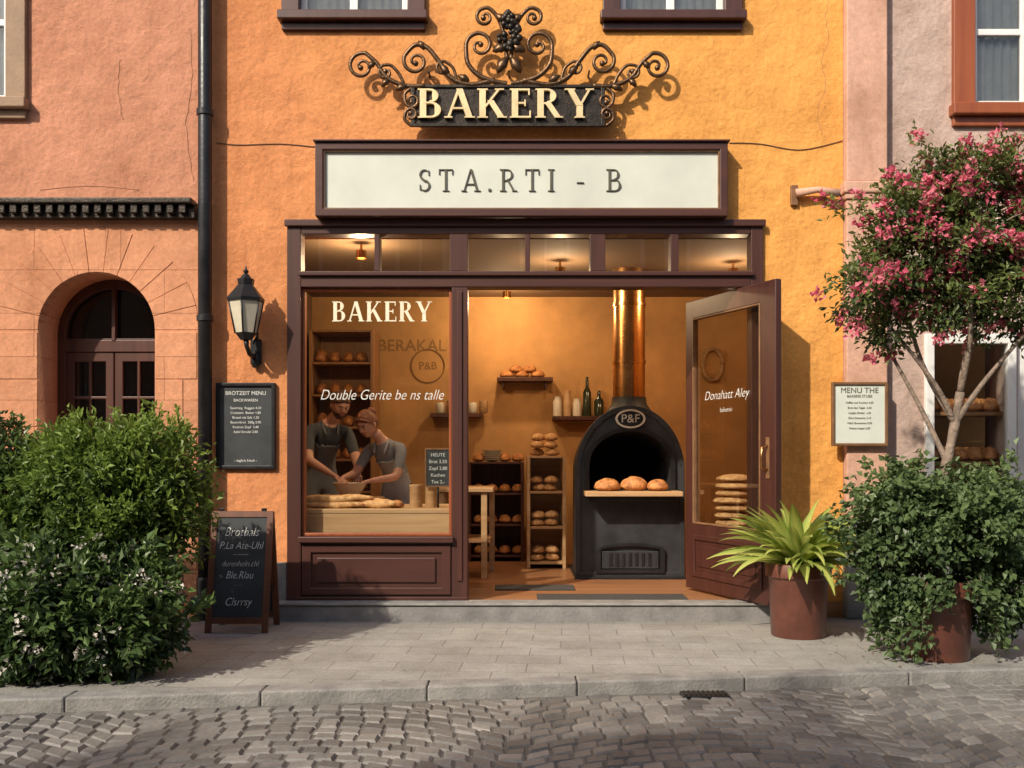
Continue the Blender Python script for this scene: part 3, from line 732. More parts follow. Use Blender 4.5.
tube('arm',[(lx,yl,lz(339)),(lx+.005,yl,lz(346)),(lx+.01,yl+.05,lz(353)),(lx+.015,yl+.13,lz(355)),(lx+.02,-.005,lz(350))],[.02,.016,.016,.018,.022],M['black'],ln,10)
lathe('backplate_boss',[(.001,0),(.02,.005),(.03,.03),(.03,.08),(.018,.11),(.001,.13)],(lx+.02,-.03,lz(366)),M['black'],ln,14)
box('backplate',lx-.02,lx+.06,-.022,-.001,lz(362),lz(336),M['black'],ln,.008)
tube('arm_curl',[(lx+.03,-.02,lz(337)),(lx+.05,-.08,lz(332)),(lx+.045,-.13,lz(338)),(lx+.03,-.12,lz(343))],[.009,.008,.007,.006],M['black'],ln,8)

mbd=grp('wall_chalkboard'); c0,c1,d0,d1=X(217),X(276),Z(469),Z(383)
wall('frame',rect(c0,c1,d0,d1),[rect(c0+.025,c1-.025,d0+.025,d1-.025)],-.035,-.001,M['black'],mbd,.004)
box('slate',c0+.02,c1-.02,-.02,-.003,d0+.02,d1-.02,M['slate'],mbd,0)
cxm=(c0+c1)/2
text('title','BROTZEIT MENU',cxm,d1-.075,.038,-.0215,M['chalk'],mbd)
text('sub','BACKWAREN',cxm,d1-.125,.028,-.0215,M['chalk'],mbd)
for i,s in enumerate(('Sauerteig  Roggen 4,20','Croissant  Butter 1,80','Brezel mit Salz 1,20','Bauernbrot  500g 3,90','Rosinen Zopf  3,40','Apfel Strudel 2,80')):
    text('line_%d'%i,s,cxm,d1-.18-i*.034,.024,-.0215,M['chalk'],mbd)
text('foot','- taglich frisch -',cxm,d0+.06,.026,-.0215,M['chalk'],mbd)
wm=grp('wall_menu_sign'); c0,c1,d0,d1=X(832,-.12),X(888,-.12),Z(446,-.12),Z(382,-.12)
wall('frame',rect(c0,c1,d0,d1),[rect(c0+.02,c1-.02,d0+.02,d1-.02)],-.125,-.095,M['gold_dark'],wm,.004)
box('sheet',c0+.015,c1-.015,-.112,-.098,d0+.015,d1-.015,M['paper'],wm,0)
box('mount',c0+.05,c1-.05,-.097,-.072,d0+.05,d1-.05,M['black'],wm,.002)
cxm=(c0+c1)/2
text('title','MENU THE',cxm,d1-.06,.055,-.1135,M['letter'],wm)
text('sub','BAKEREI STUBE',cxm,d1-.10,.026,-.1135,M['letter'],wm)
for i in range(6):
    text('line_%d'%i,('Kaffee und Kuchen 4,50','Brot des Tages  3,60','Laugen Brezel  1,20','Zimt Schnecke 2,10','Milch Broetchen 0,90','Heisse Suppe 5,20')[i],cxm,d1-.145-i*.036,.020,-.1135,M['letter'],wm)

af=grp('sandwich_board')
bx0,bx1=-2.00,-1.59; hb_=.80; fy,by=-.62,-.29
tl=math.atan2((by-fy)/2,hb_)
Mf=Matrix.Translation((0,fy,0))@Matrix.Rotation(-tl,4,'X')
Mb=Matrix.Translation((0,by,0))@Matrix.Rotation(tl,4,'X')
for nm,mm in (('front',Mf),('rear',Mb)):
    o=wall(nm+'_frame',rect(bx0,bx1,.0,hb_),[rect(bx0+.04,bx1-.04,.10,hb_-.04),rect(bx0+.04,bx1-.04,.001,.06)],-.012,.012,M['woodb'],af,.004); o.data.transform(mm)
    o=box(nm+'_slate',bx0+.03,bx1-.03,-.004,.004,.09,hb_-.03,M['slate'],af,0); o.data.transform(mm)
for i,(s,sz,zz) in enumerate((('Brotbals',.085,.66),('P.La Ate-Uhl',.07,.57),('--------',.05,.515),('durenholn.chl',.055,.45),('Ble.Rlau',.07,.375),('___',.05,.33),('Clsrrsy',.075,.20))):
    text('chalk_%d'%i,s,(bx0+bx1)/2,zz,sz,-.0055,M['chalk'],af,shear=.3,mtx=Mf,sx=.80,off=-.001)
box('hinge_a',bx0+.05,bx0+.08,-.47,-.44,hb_-.03,hb_+.005,M['black'],af,.002)
box('hinge_b',bx1-.08,bx1-.05,-.47,-.44,hb_-.03,hb_+.005,M['black'],af,.002)
tube('chain',[(bx1-.02,-.57,.3),(bx1-.01,-.46,.26),(bx1-.02,-.35,.3)],.004,M['black'],af,6)

# ---------------------------------------------------------------- shop interior
room=grp('shop_room')
ix0,ix1,iy0,iy1,cz=-2.05,2.45,.36,3.05,2.78
box('floor_boards',ix0-.1,ix1+.1,-.001,iy1+.1,-.02,fl,M['floor'],room,0)
box('back_wall',ix0-.1,ix1+.1,iy1,iy1+.1,fl,3.1,M['intwall'],room,0)
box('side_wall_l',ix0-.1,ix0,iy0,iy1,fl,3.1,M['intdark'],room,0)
box('side_wall_r',ix1,ix1+.1,iy0,iy1,fl,3.1,M['intwall'],room,0)
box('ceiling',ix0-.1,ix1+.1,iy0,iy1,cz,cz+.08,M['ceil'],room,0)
box('inner_pier_l',ix0,sx0-.001,.351,.36,fl,3.1,M['intwall'],room,0)
lamps=[(-1.15,.48),(-.05,2.35),(.40,1.15),(1.85,1.2)]  # first lamp is an added fill by the window, lighting the bakers
for i,(a_,b_) in enumerate(lamps):
    e=grp('ceiling_downlight')
    lathe('housing',[(.04,0),(.04,.06),(.03,.06),(.028,.02)],(a_,b_,cz-.12),M['brass'],e,20,False)
    lathe('stem',[(.01,0),(.01,.06)],(a_,b_,cz-.06),M['brass'],e,10)
    lathe('disc',[(.001,0),(.027,0),(.027,.006),(.001,.006)],(a_,b_,cz-.10),M['lamp'],e,16)
    L=bpy.data.lights.new('bulb','POINT'); L.energy=(38,34,24,24)[i]; L.color=(1,.70,.40); L.shadow_soft_size=.04
    lo=bpy.data.objects.new('bulb',L); lo.location=(a_,b_,cz-.17); COL.objects.link(lo); lo.parent=e
ct=grp('window_counter')
box('top',X(304,.2),X(456,.2),.125,.88,.735,.768,M['woodl'],ct,.005)
box('front',X(306,.2),X(452,.2),.13,.16,.50,.734,M['woodl'],ct,.004)
for i,a_ in enumerate((-1.46,-.52)): box('leg_%d'%i,a_-.03,a_+.03,.80,.86,fl,.734,M['woodl'],ct,.004)
for i,a_ in enumerate((-1.46,-.52)): box('legf_%d'%i,a_-.03,a_+.03,.17,.23,fl,.734,M['woodl'],ct,.004)
bg=grp('baguettes'); g=Geo()
for i in range(9): g.add(baguette_geo((-1.30+R.uniform(-.05,.05),.20+.045*(i%5),.768+(i//5)*.045),.44,.027,R.uniform(-.16,.16),i))
for i in range(4): g.add(baguette_geo((-1.02+R.uniform(-.03,.03),.24+.06*i,.768),.30,.03,R.uniform(-.3,.3),i))
g.obj('loaves',M['bread2'],bg,True)
bd2=grp('pastry_rolls'); bread_pile('rolls',[((-1.42+.11*i,.46+.03*(i%2),.768),(.06,.05,.05),.5*i) for i in range(3)]+[((-.86,.3,.768),(.06,.045,.04),.3)],M['bread'],bd2)
bw=grp('mixing_bowl')
lathe('bowl',[(.05,0),(.055,.006),(.10,.05),(.128,.105),(.132,.112),(.126,.110),(.095,.055),(.04,.018),(.001,.016)],(-1.27,.68,.830),M['ceramic'],bw,32,False)
lathe('dough',[(.001,.10),(.05,.094),(.09,.075),(.10,.058)],(-1.27,.68,.830),M['bread2'],bw,24,False)
kb2=grp('kneading_board'); box('board',-1.47,-1.02,.50,.86,.769,.829,M['woodl'],kb2,.01)
cn=grp('kraft_canister')
for i,(a_,h_) in enumerate(((416,.15),(429,.15))):
    lathe('can_%d'%i,[(.045,0),(.048,.004),(.048,h_),(.05,h_+.002),(.05,h_+.02),(.001,h_+.022)],(X(a_,.35)+.02*i,.35,.768),M['woodl'],cn,20)
sb=grp('counter_chalkboard'); wall('frame',rect(X(425,.28),X(451,.28),.92,1.21),[rect(X(425,.28)+.012,X(451,.28)-.012,.932,1.198)],.27,.285,M['gold_dark'],sb,.002)
box('slate',X(425,.28)+.008,X(451,.28)-.008,.276,.280,.925,1.205,M['slate'],sb,0)
for i in range(5): text('t%d'%i,('HEUTE','Brot 3,50','Zopf 2,80','Kuchen','Tee 2,-')[i],X(438,.28),1.16-i*.05,.035,.2745,M['chalk'],sb)
tube('post',[(X(438,.28),.29,.768),(X(438,.28),.29,.95)],.008,M['iron'],sb)
def shelfunit(name,x0,x1,y0,y1,z0,z1,levels,mat,back=True):
    e=grp(name); box('side_a',x0,x0+.03,y0,y1,z0,z1,mat,e,.003); box('side_b',x1-.03,x1,y0,y1,z0,z1,mat,e,.003)
    for i in range(levels): 
        zz=z0+.04+(z1-z0-.06)*i/(levels-1); box('shelf_%d'%i,x0+.031,x1-.031,y0+.004,y1-.002,zz,zz+.022,mat,e,.003)
    if back: box('back',x0+.031,x1-.031,y1-.012,y1-.001,z0,z1,mat,e,0)
    return e
ys=2.0
sx_a,sx_b=X(527,ys),X(566,ys)
shelfunit('bread_shelf',sx_a,sx_b,ys,ys+.4,fl,Z(456,ys),4,M['woodl'])
lv=[fl+.04+(Z(456,ys)-fl-.06)*i/3+.022 for i in range(4)]
br_=grp('shelf_loaves'); g=Geo()
for i in range(4):
    for j in range(2):
        for k in range(2 if i!=3 else 3):
            g.add(loaf_geo((sx_a+.10+.13*j+R.uniform(-.01,.01),ys+.15+R.uniform(-.03,.03),lv[i]+k*.07),(.066,.10,.05),R.uniform(-.3,.3),0,i*7+j))
g.obj('loaves',M['bread2'],br_,True)
ws=grp('wall_shelf'); yw=iy1-.26
box('plank',X(497,yw),X(553,yw),yw,iy1-.001,Z(381,yw),Z(377,yw),M['doorw'],ws,.003)
for a_ in (503,546): box('bracket',X(a_,yw)-.01,X(a_,yw)+.01,yw+.05,iy1-.002,Z(388,yw),Z(381,yw)-.001,M['doorw'],ws,.003)
bread_pile('shelf_bread',[((X(u,yw),yw+.12,Z(377,yw)+dz),(.075,.07,.055),.4*i) for i,(u,dz) in enumerate(((507,0),(522,0),(538,0),(516,.05),(530,.05)))],M['bread'],ws)
tb=grp('side_table'); yt=1.5
box('top',X(440,yt),X(494,yt),yt-.3,yt+.35,Z(488,yt-.3)-.035,Z(488,yt-.3),M['woodl'],tb,.005)
zt_=Z(488,yt-.3)-.036
for i,(u,yy) in enumerate(((443,yt-.27),(485,yt-.27),(443,yt+.3),(491,yt+.3))): box('leg_%d'%i,X(u,yt)-.025,X(u,yt)+.025,yy,yy+.05,fl,zt_,M['woodl'],tb,.004)
box('lower_shelf',X(443,yt),X(491,yt),yt-.25,yt+.3,.42,.445,M['woodm'],tb,.003)
shelfunit('dark_shelf',X(468,2.6),X(524,2.6),2.6,3.0,fl,Z(462,2.6),4,M['doorw'])
g=Geo()
for i in range(4):
    zz=fl+.04+(Z(462,2.6)-fl-.06)*i/3+.022
    for j in range(4): g.add(loaf_geo((X(468,2.6)+.1+.13*j,2.75,zz),(.06,.09,.06),R.uniform(-.4,.4),0,i+j))
e=grp('rack_rolls'); g.obj('rolls',M['bread'],e,True)
bs_=grp('bottle_shelf'); yb_=iy1-.25
box('plank',X(553,yb_),X(606,yb_),yb_,iy1-.001,Z(420,yb_),Z(416,yb_),M['doorw'],bs_,.003)
for i,(u,h_,r_,mm) in enumerate(((558,.20,.045,'ceramic'),(568,.26,.04,'woodl'),(578,.18,.045,'ceramic'),(588,.40,.042,'bottle'),(600,.26,.05,'bottle'))):
    c_=(X(u,yb_),yb_+.12,Z(416,yb_))
    if mm=='bottle': lathe('bottle_%d'%i,[(r_,0),(r_,h_*.6),(r_*.4,h_*.75),(r_*.35,h_),(.001,h_)],c_,M[mm],bs_,18)
    else: lathe('jar_%d'%i,[(r_,0),(r_,h_*.75),(r_*.8,h_*.85),(r_*.85,h_),(.001,h_)],c_,M[mm],bs_,18)
wall_s=grp('wall_lettering')
text('wall_text','BERAKAL',X(412,iy1),Z(346,iy1),.17,iy1-.003,M['faint'],wall_s)
lathe_pts=[(X(428,iy1)+.17*math.cos(a*pi/18),iy1-.008,Z(366,iy1)+.17*math.sin(a*pi/18)) for a in range(37)]
tube('roundel',lathe_pts,.006,M['faint'],wall_s,6)
text('roundel_text','P&B',X(428,iy1),Z(366,iy1),.11,iy1-.003,M['faint'],wall_s)
wr=grp('wreath'); P=[(X(712,iy1)+.10*math.cos(a*pi/12),iy1-.05,Z(365,iy1)+.16*math.sin(a*pi/12)) for a in range(25)]
tube('ring',P,[.022+.006*math.sin(i*2.3) for i in range(25)],M['basket'],wr,8)
sh=shelfunit('tall_bread_rack',-1.98,-1.35,2.55,3.0,fl,2.38,8,M['woodm'])
g=Geo()
for i in range(8):
    zz=fl+.04+(2.38-fl-.06)*i/7+.022
    for j in range(4):
        if i<7: g.add(loaf_geo((-1.88+.13*j,2.72,zz),(.058,.12,.075+R.uniform(0,.03)),R.uniform(-.2,.2),0,i*5+j))
e=grp('rack_loaves'); g.obj('loaves',M['bread'],e,True)
pc=grp('crockery_shelf')
box('plank',X(432,iy1),X(482,iy1),iy1-.22,iy1-.001,Z(418,iy1),Z(414,iy1),M['doorw'],pc,.003)
for i in range(5):
    lathe('crock_%d'%i,[(.03,0),(.045,.02),(.045,.10+.02*(i%3)),(.04,.11+.02*(i%3))],(X(436,iy1)+.05+.11*i,iy1-.12,Z(414,iy1)),M[('ceramic','basket','woodl')[i%3]],pc,16)
cr_=grp('plate_stack')
for i in range(6):
    lathe('plate_%d'%i,[(.03,0),(.10,.02),(.102,.026),(.03,.008)],(X(492,2.6),2.72,Z(462,2.6)+.002+i*.018),M['ceramic'],cr_,20)
bk=grp('bread_basket')
bcx,bcy=1.74,.72
lathe('stool',[(.15,0),(.15,.03),(.13,.03),(.13,.36),(.17,.365),(.17,.39),(.001,.39)],(bcx,bcy,fl),M['woodl'],bk,24)
lathe('basket',[(.13,0),(.15,.01),(.165,.10),(.17,.11),(.16,.11),(.145,.02),(.001,.02)],(bcx,bcy,fl+.391),M['basket'],bk,28,False)
bread_pile('round_loaves',[((bcx+R.uniform(-.015,.015),bcy+R.uniform(-.01,.01),.545+.058*i),(.155-.010*(i%3),.15-.008*(i%2),.042),i*.9) for i in range(8)],M['bread2'],bk)
dm=grp('door_mat'); box('mat',X(537,.15),X(686,.15),.02,.30,fl+.0005,fl+.012,M['mat'],dm,.004)
dm=grp('door_mat'); box('mat',X(495,.7),X(574,.7),.55,.82,fl+.0005,fl+.012,M['mat'],dm,.004)

# ---------------------------------------------------------------- oven
ov=grp('wood_fired_oven'); yf=1.28
ox0,ox1=X(577,yf),X(683,yf); oc=(ox0+ox1)/2
zs=1.02; bt=Z(407,yf)-zs
hx0,hx1=oc-.345,oc+.345; hz0,hzs,hb2=Z(490,yf),Z(466,yf),Z(431,yf)-Z(466,yf)
outer=arch(ox0,ox1,fl+.02,zs,bt,28)
wall('front_plate',outer,[arch(hx0,hx1,hz0,hzs,hb2,24)],yf,yf+.05,M['oven'],ov,.012)
rimo=arch(ox0-.012,ox1+.012,fl+.008,zs,bt+.012,28)
wall('front_rim',rimo,[arch(ox0+.03,ox1-.03,fl+.06,zs,bt-.035,28)],yf-.018,yf-.001,M['oven'],ov,.006)
wall('mouth_rim',arch(hx0-.035,hx1+.035,hz0-.03,hzs,hb2+.035,24),[arch(hx0,hx1,hz0+.001,hzs,hb2,24)],yf-.03,yf-.002,M['black'],ov,.006)
vs=[];fs_=[];sec=[(0.05,1.0),(.35,1.0),(.7,.98),(.9,.92),(1.02,.80)]
base=arch(ox0,ox1,fl+.02,zs,bt,28); nb=len(base)
for dy_,k in sec:
    for p in base: vs.append(Vector((oc+(p[0]-oc)*k,yf+dy_,fl+.02+(p[1]-fl-.02)*k)))
for i in range(len(sec)-1):
    for j in range(nb): a_=i*nb+j;b_=i*nb+(j+1)%nb; fs_.append((a_,b_,b_+nb,a_+nb))
fs_.append(tuple((len(sec)-1)*nb+j for j in range(nb)))
mkobj('shell',vs,fs_,M['oven'],ov,False)
cav=arch(hx0,hx1,hz0,hzs,hb2,24); nb=len(cav); vs=[];fs_=[]
for dy_,k in ((.02,1.0),(.75,.9)):
    for p in cav: vs.append(Vector((oc+(p[0]-oc)*k,yf+dy_,hz0+(p[1]-hz0)*k)))
for j in range(nb): fs_.append((j,j+nb,(j+1)%nb+nb,(j+1)%nb))
fs_.append(tuple(range(nb,2*nb)))
mkobj('chamber',vs,fs_,M['soot'],ov,False)
box('peel_shelf',hx0-.05,hx1+.06,yf-.26,yf+.3,hz0-.045,hz0-.004,M['woodl'],ov,.006)
box('shelf_support',hx0,hx1,yf-.20,yf-.031,hz0-.085,hz0-.046,M['black'],ov,.006)
wall('fire_door_rim',arch(oc-.29,oc+.29,fl+.05,Z(550,yf),.06,16),[arch(oc-.25,oc+.25,fl+.08,Z(550,yf),.035,16)],yf-.035,yf-.001,M['black'],ov,.006)
box('fire_door',oc-.24,oc+.24,yf-.02,yf-.002,fl+.085,Z(551,yf),M['oven'],ov,.006)
box('plinth',ox0-.02,ox1+.02,yf-.05,yf+.9,fl+.0005,fl+.02,M['black'],ov,.004)
for i in range(7): box('vent_%d'%i,oc-.18+i*.055,oc-.155+i*.055,yf-.028,yf-.021,fl+.11,fl+.22,M['black'],ov,.002)
for i in range(14):
    a_=pi*(i+.5)/14; v_,f_=sphere_geo((oc+.425*math.cos(a_),yf-.02,zs+(bt-.025)*math.sin(a_)),.009,8,6); mkobj('rivet_%d'%i,v_,f_,M['iron'],ov,True)
em=[(oc+.125*math.cos(a_*pi/16),Z(419,yf)+.080*math.sin(a_*pi/16)) for a_ in range(32)]
em2=[(oc+.110*math.cos(a_*pi/16),Z(419,yf)+.065*math.sin(a_*pi/16)) for a_ in range(32)]
wall('emblem_rim',em,[em2],yf-.045,yf-.01,M['ceramic'],ov,.003)
wall('emblem_disc',em2,[],yf-.03,yf-.012,M['black'],ov,0)
text('emblem_text','P&F',oc,Z(419,yf),.10,yf-.032,M['ceramic'],ov)
fy_=yf+.30; fxx=X(629,fy_)
lathe('flue_base',[(.20,0),(.205,.02),(.19,.05),(.155,.10),(.15,.16)],(fxx,fy_,Z(402,fy_)-.12),M['oven'],ov,28)
lathe('flue_pipe',[(.140,0),(.140,.30),(.147,.302),(.147,.33),(.140,.332),(.140,.80),(.147,.802),(.147,.83),(.140,.832),(.140,1.2)],(fxx,fy_,Z(402,fy_)+.03),M['brass'],ov,32)
ol=grp('oven_loaves')
bread_pile('loaves',[((oc-.20,yf-.10,hz0-.004),(.115,.09,.075),.3),((oc+.03,yf-.02,hz0-.004),(.12,.09,.085),-.3),((oc+.22,yf-.10,hz0-.004),(.09,.08,.07),.1)],M['bread'],ol)

# ---------------------------------------------------------------- people
def cr3(pts,n=3):
    out=[]
    for i in range(len(pts)-1):
        p0=pts[max(i-1,0)];p1=pts[i];p2=pts[i+1];p3=pts[min(i+2,len(pts)-1)]
        for k in range(n):
            t=k/n; out.append(.5*((2*p1)+(p2-p0)*t+(2*p0-5*p1+4*p2-p3)*t*t+(3*p1-p0-3*p2+p3)*t**3))
    out.append(pts[-1]); return out
def skin_mesh(joints,edges,sub=2):
    names=list(joints); idx={k:i for i,k in enumerate(names)}
    me=bpy.data.meshes.new('sk'); me.from_pydata([joints[k][0] for k in names],[(idx[a],idx[b]) for a,b in edges],[])
    o=bpy.data.objects.new('sk',me); COL.objects.link(o)
    md=o.modifiers.new('s','SKIN'); md.use_smooth_shade=True; md.branch_smoothing=.4
    sv=me.skin_vertices[0].data
    for i,k in enumerate(names):
        r=joints[k][1]; sv[i].radius=(r,r); sv[i].use_root=(i==0)
    ss=o.modifiers.new('u','SUBSURF'); ss.levels=sub; ss.render_levels=sub
    dg=bpy.context.evaluated_depsgraph_get(); dg.update(); m2=bpy.data.meshes.new_from_object(o.evaluated_get(dg))
    bpy.data.objects.remove(o); m2.materials.clear(); return m2
def segd(p,a,b):
    a=Vector(a);b=Vector(b);ab=b-a;t=max(0,min(1,(p-a).dot(ab)/ab.length_squared)); return (p-(a+ab*t)).length,t
def person(J,facing,headpos,lookpitch,hair,shirt,apron,female,lookyaw=0,sleeve=.75,hands=None):
    e=grp('baker')
    E=[('pelvis','waist'),('waist','chest'),('chest','upper'),('upper','neck'),('neck','headb'),
       ('upper','shL'),('shL','elL'),('elL','wrL'),('upper','shR'),('shR','elR'),('elR','wrR'),
       ('pelvis','hipL'),('hipL','knL'),('knL','anL'),('anL','toL'),('pelvis','hipR'),('hipR','knR'),('knR','anR'),('anR','toR')]
    me=skin_mesh(J,E,3)
    for k in (shirt,M['skinm'],M['trous'],M['shoe']): me.materials.append(k)
    f=facing.normalized(); fl_=[]
    for p in me.polygons:
        c=p.center; best=None
        for a,b in E:
            d,t=segd(c,J[a][0],J[b][0]); r=J[a][1]; d-=r*.9*(1-t)
            if best is None or d<best[0]: best=(d,t,a,b)
        _,t,a,b=best; mi=0
        if b in('neck','headb'): mi=1 if (b=='headb' or t>.35) else 0
        if b in('elL','elR') and t>sleeve: mi=1
        if b in('wrL','wrR'): mi=1
        if b in('hipL','hipR','knL','knR','anL','anR'): mi=2
        if b in('toL','toR'): mi=3
        p.material_index=mi
        if b in('waist','chest','upper','hipL','hipR') or (b in('knL','knR') and t<.75):
            if p.normal.dot(f)>.05: fl_.append(p.index)
    me.name='body'; o=bpy.data.objects.new('body',me); COL.objects.link(o); o.parent=e
    vs={};V=[];Fc=[]
    for pi_ in fl_:
        p=me.polygons[pi_]; ff=[]
        for vi in p.vertices:
            if vi not in vs: vs[vi]=len(V); vv=me.vertices[vi]; V.append(vv.co+vv.normal*.010)
            ff.append(vs[vi])
        Fc.append(tuple(ff))
    if V:
        ao=mkobj('apron',V,Fc,apron,e,True); so=ao.modifiers.new('s','SOLIDIFY'); so.thickness=.005; so.offset=1
    up=Vector(J['upper'][0]); nk=Vector(J['neck'][0]); side=Vector((-f.y,f.x,0))
    for s in (1,-1):
        tube('strap',cr3([up+f*.10+side*s*.05-Vector((0,0,.04)),up+f*.07+side*s*.065+Vector((0,0,.04)),nk+side*s*.055-f*.01-Vector((0,0,.015)),nk-f*.055+side*s*.01]),.008,apron,e,6)
    s_=1.0 if not female else .95
    fy=math.atan2(f.x,-f.y)+lookyaw
    RM=Matrix.Rotation(fy,3,'Z')@Matrix.Rotation(lookpitch,3,'X')
    hc=Vector(headpos)
    def hf(d,p):
        x,y,zz=d.x,d.y,d.z
        px,py,pz=x*.074,y*.094,zz*.118
        if zz<0: k=-zz; px*=1-.34*k**1.3; py=py*(1-.18*k)-.012*k
        if y<0: py*=.94
        g_=lambda cx,cz,sx,sz: math.exp(-((x-cx)/sx)**2-((zz-cz)/sz)**2)
        if y<0:
            py-= .026*g_(0,-.14,.13,.14)+.014*g_(0,.02,.09,.16)
            py+= .012*(g_(.36,.06,.18,.11)+g_(-.36,.06,.18,.11))
            py-= .006*(g_(.34,.22,.25,.07)+g_(-.34,.22,.25,.07))
            py-= .009*g_(0,-.47,.22,.07)+.010*g_(0,-.78,.22,.14)
            py-= .006*(g_(.5,-.25,.2,.2)+g_(-.5,-.25,.2,.2))
        return Vector((px,py,pz))*s_
    v,f_=sphere_geo(hc,1,40,32,hf,RM); mkobj('head',v,f_,M['skinm'],e,True)
    tr=lambda p: hc+RM@(Vector(p)*s_)
    for s in (1,-1):
        v,f_=sphere_geo(tr((s*.027,-.074,.007)),.0105,12,8); mkobj('eye',v,f_,M['eyew'],e,True)
        v,f_=sphere_geo(tr((s*.027,-.081,.003)),.0052,10,8); mkobj('iris',v,f_,M['hairm'],e,True)
        tube('brow',[tr((s*.012,-.091,.026)),tr((s*.028,-.089,.031)),tr((s*.043,-.078,.025))],[.003,.0035,.002],hair,e,6)
        tube('eyelid',cr3([tr((s*.014,-.082,.009)),tr((s*.027,-.087,.012)),tr((s*.040,-.078,.007))]),.0055,M['skinm'],e,6)
        v,f_=sphere_geo(tr((s*.074,.006,-.005)),(.009,.018,.030),12,10,None,RM); mkobj('ear',v,f_,M['skinm'],e,True)
    tube('mouth',[tr((-.022,-.083,-.052)),tr((0,-.093,-.053)),tr((.022,-.083,-.052))],[.002,.0045,.002],M['lip'],e,8)
    def hr(d,p):
        x,y,zz=d.x,d.y,d.z; k=1+.03*noise.noise(d*5)+.02*noise.noise(Vector((x*22,y*5,zz*5)))
        ph=math.atan2(abs(x),-y)
        lim=.50-.20*min(1,ph/.9) if ph<.9 else (.30-.25*((ph-.9)/.7) if ph<1.6 else .05-.65*min(1,(ph-1.6)/.6))
        thick=min(1,max(0,(zz-lim)/.10))
        sc=.94+.07*thick+.04*thick*(1-abs(zz))
        q_=Vector((x*.080,y*.100+.004,zz*.120+.003*thick))*sc*k
        if zz<0: q_.x*=1-.30*(-zz)**1.3; 
        if thick<=0: q_=Vector((x*.05,y*.06,zz*.08))
        return q_*s_
    v,f_=sphere_geo(hc,1,72,56,hr,RM); mkobj('hair',v,f_,hair,e,True)
    if female:
        v,f_=sphere_geo(tr((0,.105,.060)),(.038,.036,.036),20,14,lambda d,p:p*(1+.15*noise.noise(d*6)),RM); mkobj('hair_bun',v,f_,hair,e,True)
        for s in (1,-1): tube('hair_lock',cr3([tr((s*.008,-.076,.086)),tr((s*.048,-.066,.066)),tr((s*.072,-.034,.036)),tr((s*.076,-.010,.0))]),[.006,.008,.009,.009,.009,.008,.007,.006,.005,.004],hair,e,8)
    else:
        def bf(d,p):
            x,y,zz=d.x,d.y,d.z; q_=hf(d,p)
            ok=(zz<-.38 and y<.15 and not(abs(x)<.30 and -.56<zz))
            return q_*(1.045 if ok else .93)
        v,f_=sphere_geo(hc,1,48,40,bf,RM); mkobj('beard',v,f_,hair,e,True)
    for sd in ('L','R'):
        w=Vector(J['wr'+sd][0]); el=Vector(J['el'+sd][0]); ad_=(w-el).normalized(); fw=(ad_*.6+Vector(hands[sd])*.8).normalized()
        n_=Vector((0,0,1)); lat=fw.cross(n_).normalized(); n_=lat.cross(fw).normalized()
        if sd=='R': lat=-lat
        L_=.9 if female else 1.0
        PJ={'w0':(w-ad_*.03,.022*L_),'w':(w+fw*.005,.023*L_),'p1':(w+fw*.035*L_,.022*L_)}; ed=[('w0','w'),('w','p1')]
        for kk,off in (('k0',.028),('k1',.010),('k2',-.009),('k3',-.027)):
            PJ[kk]=(w+fw*.076*L_+lat*off*L_,.0125*L_); ed.append(('p1',kk))
        pmsh=skin_mesh(PJ,ed,2); pmsh.materials.append(M['skinm']); po=bpy.data.objects.new('palm_'+sd,pmsh); COL.objects.link(po); po.parent=e
        for fi,(off,ln_,r_) in enumerate(((.028,.070,.0088),(.010,.080,.009),(-.009,.074,.0086),(-.027,.058,.0078))):
            b0=w+fw*.066*L_+lat*off*L_; curl=.35; P=[b0-fw*.02]; d=fw.copy(); p=b0; P.append(p)
            for kseg,fr_ in enumerate((.45,.32,.23)):
                ang=curl*(kseg+.6); d=(fw*math.cos(ang)-n_*math.sin(ang)+lat*off*1.2).normalized(); p=p+d*ln_*fr_*L_; P.append(p)
            Q=cr3(P); tube('finger_%s%d'%(sd,fi),Q,[r_*L_*(1-.25*i/(len(Q)-1)) for i in range(len(Q))],M['skinm'],e,8)
        b0=w+fw*.022+lat*.020; P=[b0-lat*.006,b0+lat*.018+fw*.018-n_*.006,b0+lat*.028+fw*.044-n_*.014,b0+lat*.024+fw*.066-n_*.022]
        Q=cr3(P); tube('thumb_'+sd,Q,[.0115*L_*(1-.3*i/(len(Q)-1)) for i in range(len(Q))],M['skinm'],e,8)
    return e
fw=Vector((-.5,-.86,0))
J={'pelvis':((-.93,1.13,.88),.125),'waist':((-.945,1.10,1.0),.105),'chest':((-.985,1.03,1.13),.115),'upper':((-1.02,.98,1.215),.085),
'neck':((-1.06,.94,1.285),.046),'headb':((-1.12,.90,1.36),.048),
'shL':((-.885,.90,1.215),.056),'elL':((-.915,.78,.985),.038),'wrL':((-1.125,.70,.955),.021),
'shR':((-1.17,1.06,1.215),.056),'elR':((-1.27,.95,1.01),.038),'wrR':((-1.35,.78,.975),.021),
'hipL':((-.86,1.09,.82),.095),'knL':((-.87,1.08,.50),.062),'anL':((-.86,1.18,.19),.042),'toL':((-.93,1.06,.155),.036),
'hipR':((-1.01,1.18,.82),.095),'knR':((-1.02,1.15,.50),.062),'anR':((-1.01,1.24,.19),.042),'toR':((-1.08,1.12,.155),.036)}
person(J,fw,(-1.165,.87,1.41),.55,M['hairb'],M['shirtg'],M['aprong'],True,hands={'L':(-.9,-.15,-.45),'R':(.45,-.6,-.55)})
fm=Vector((.5,-.86,0))
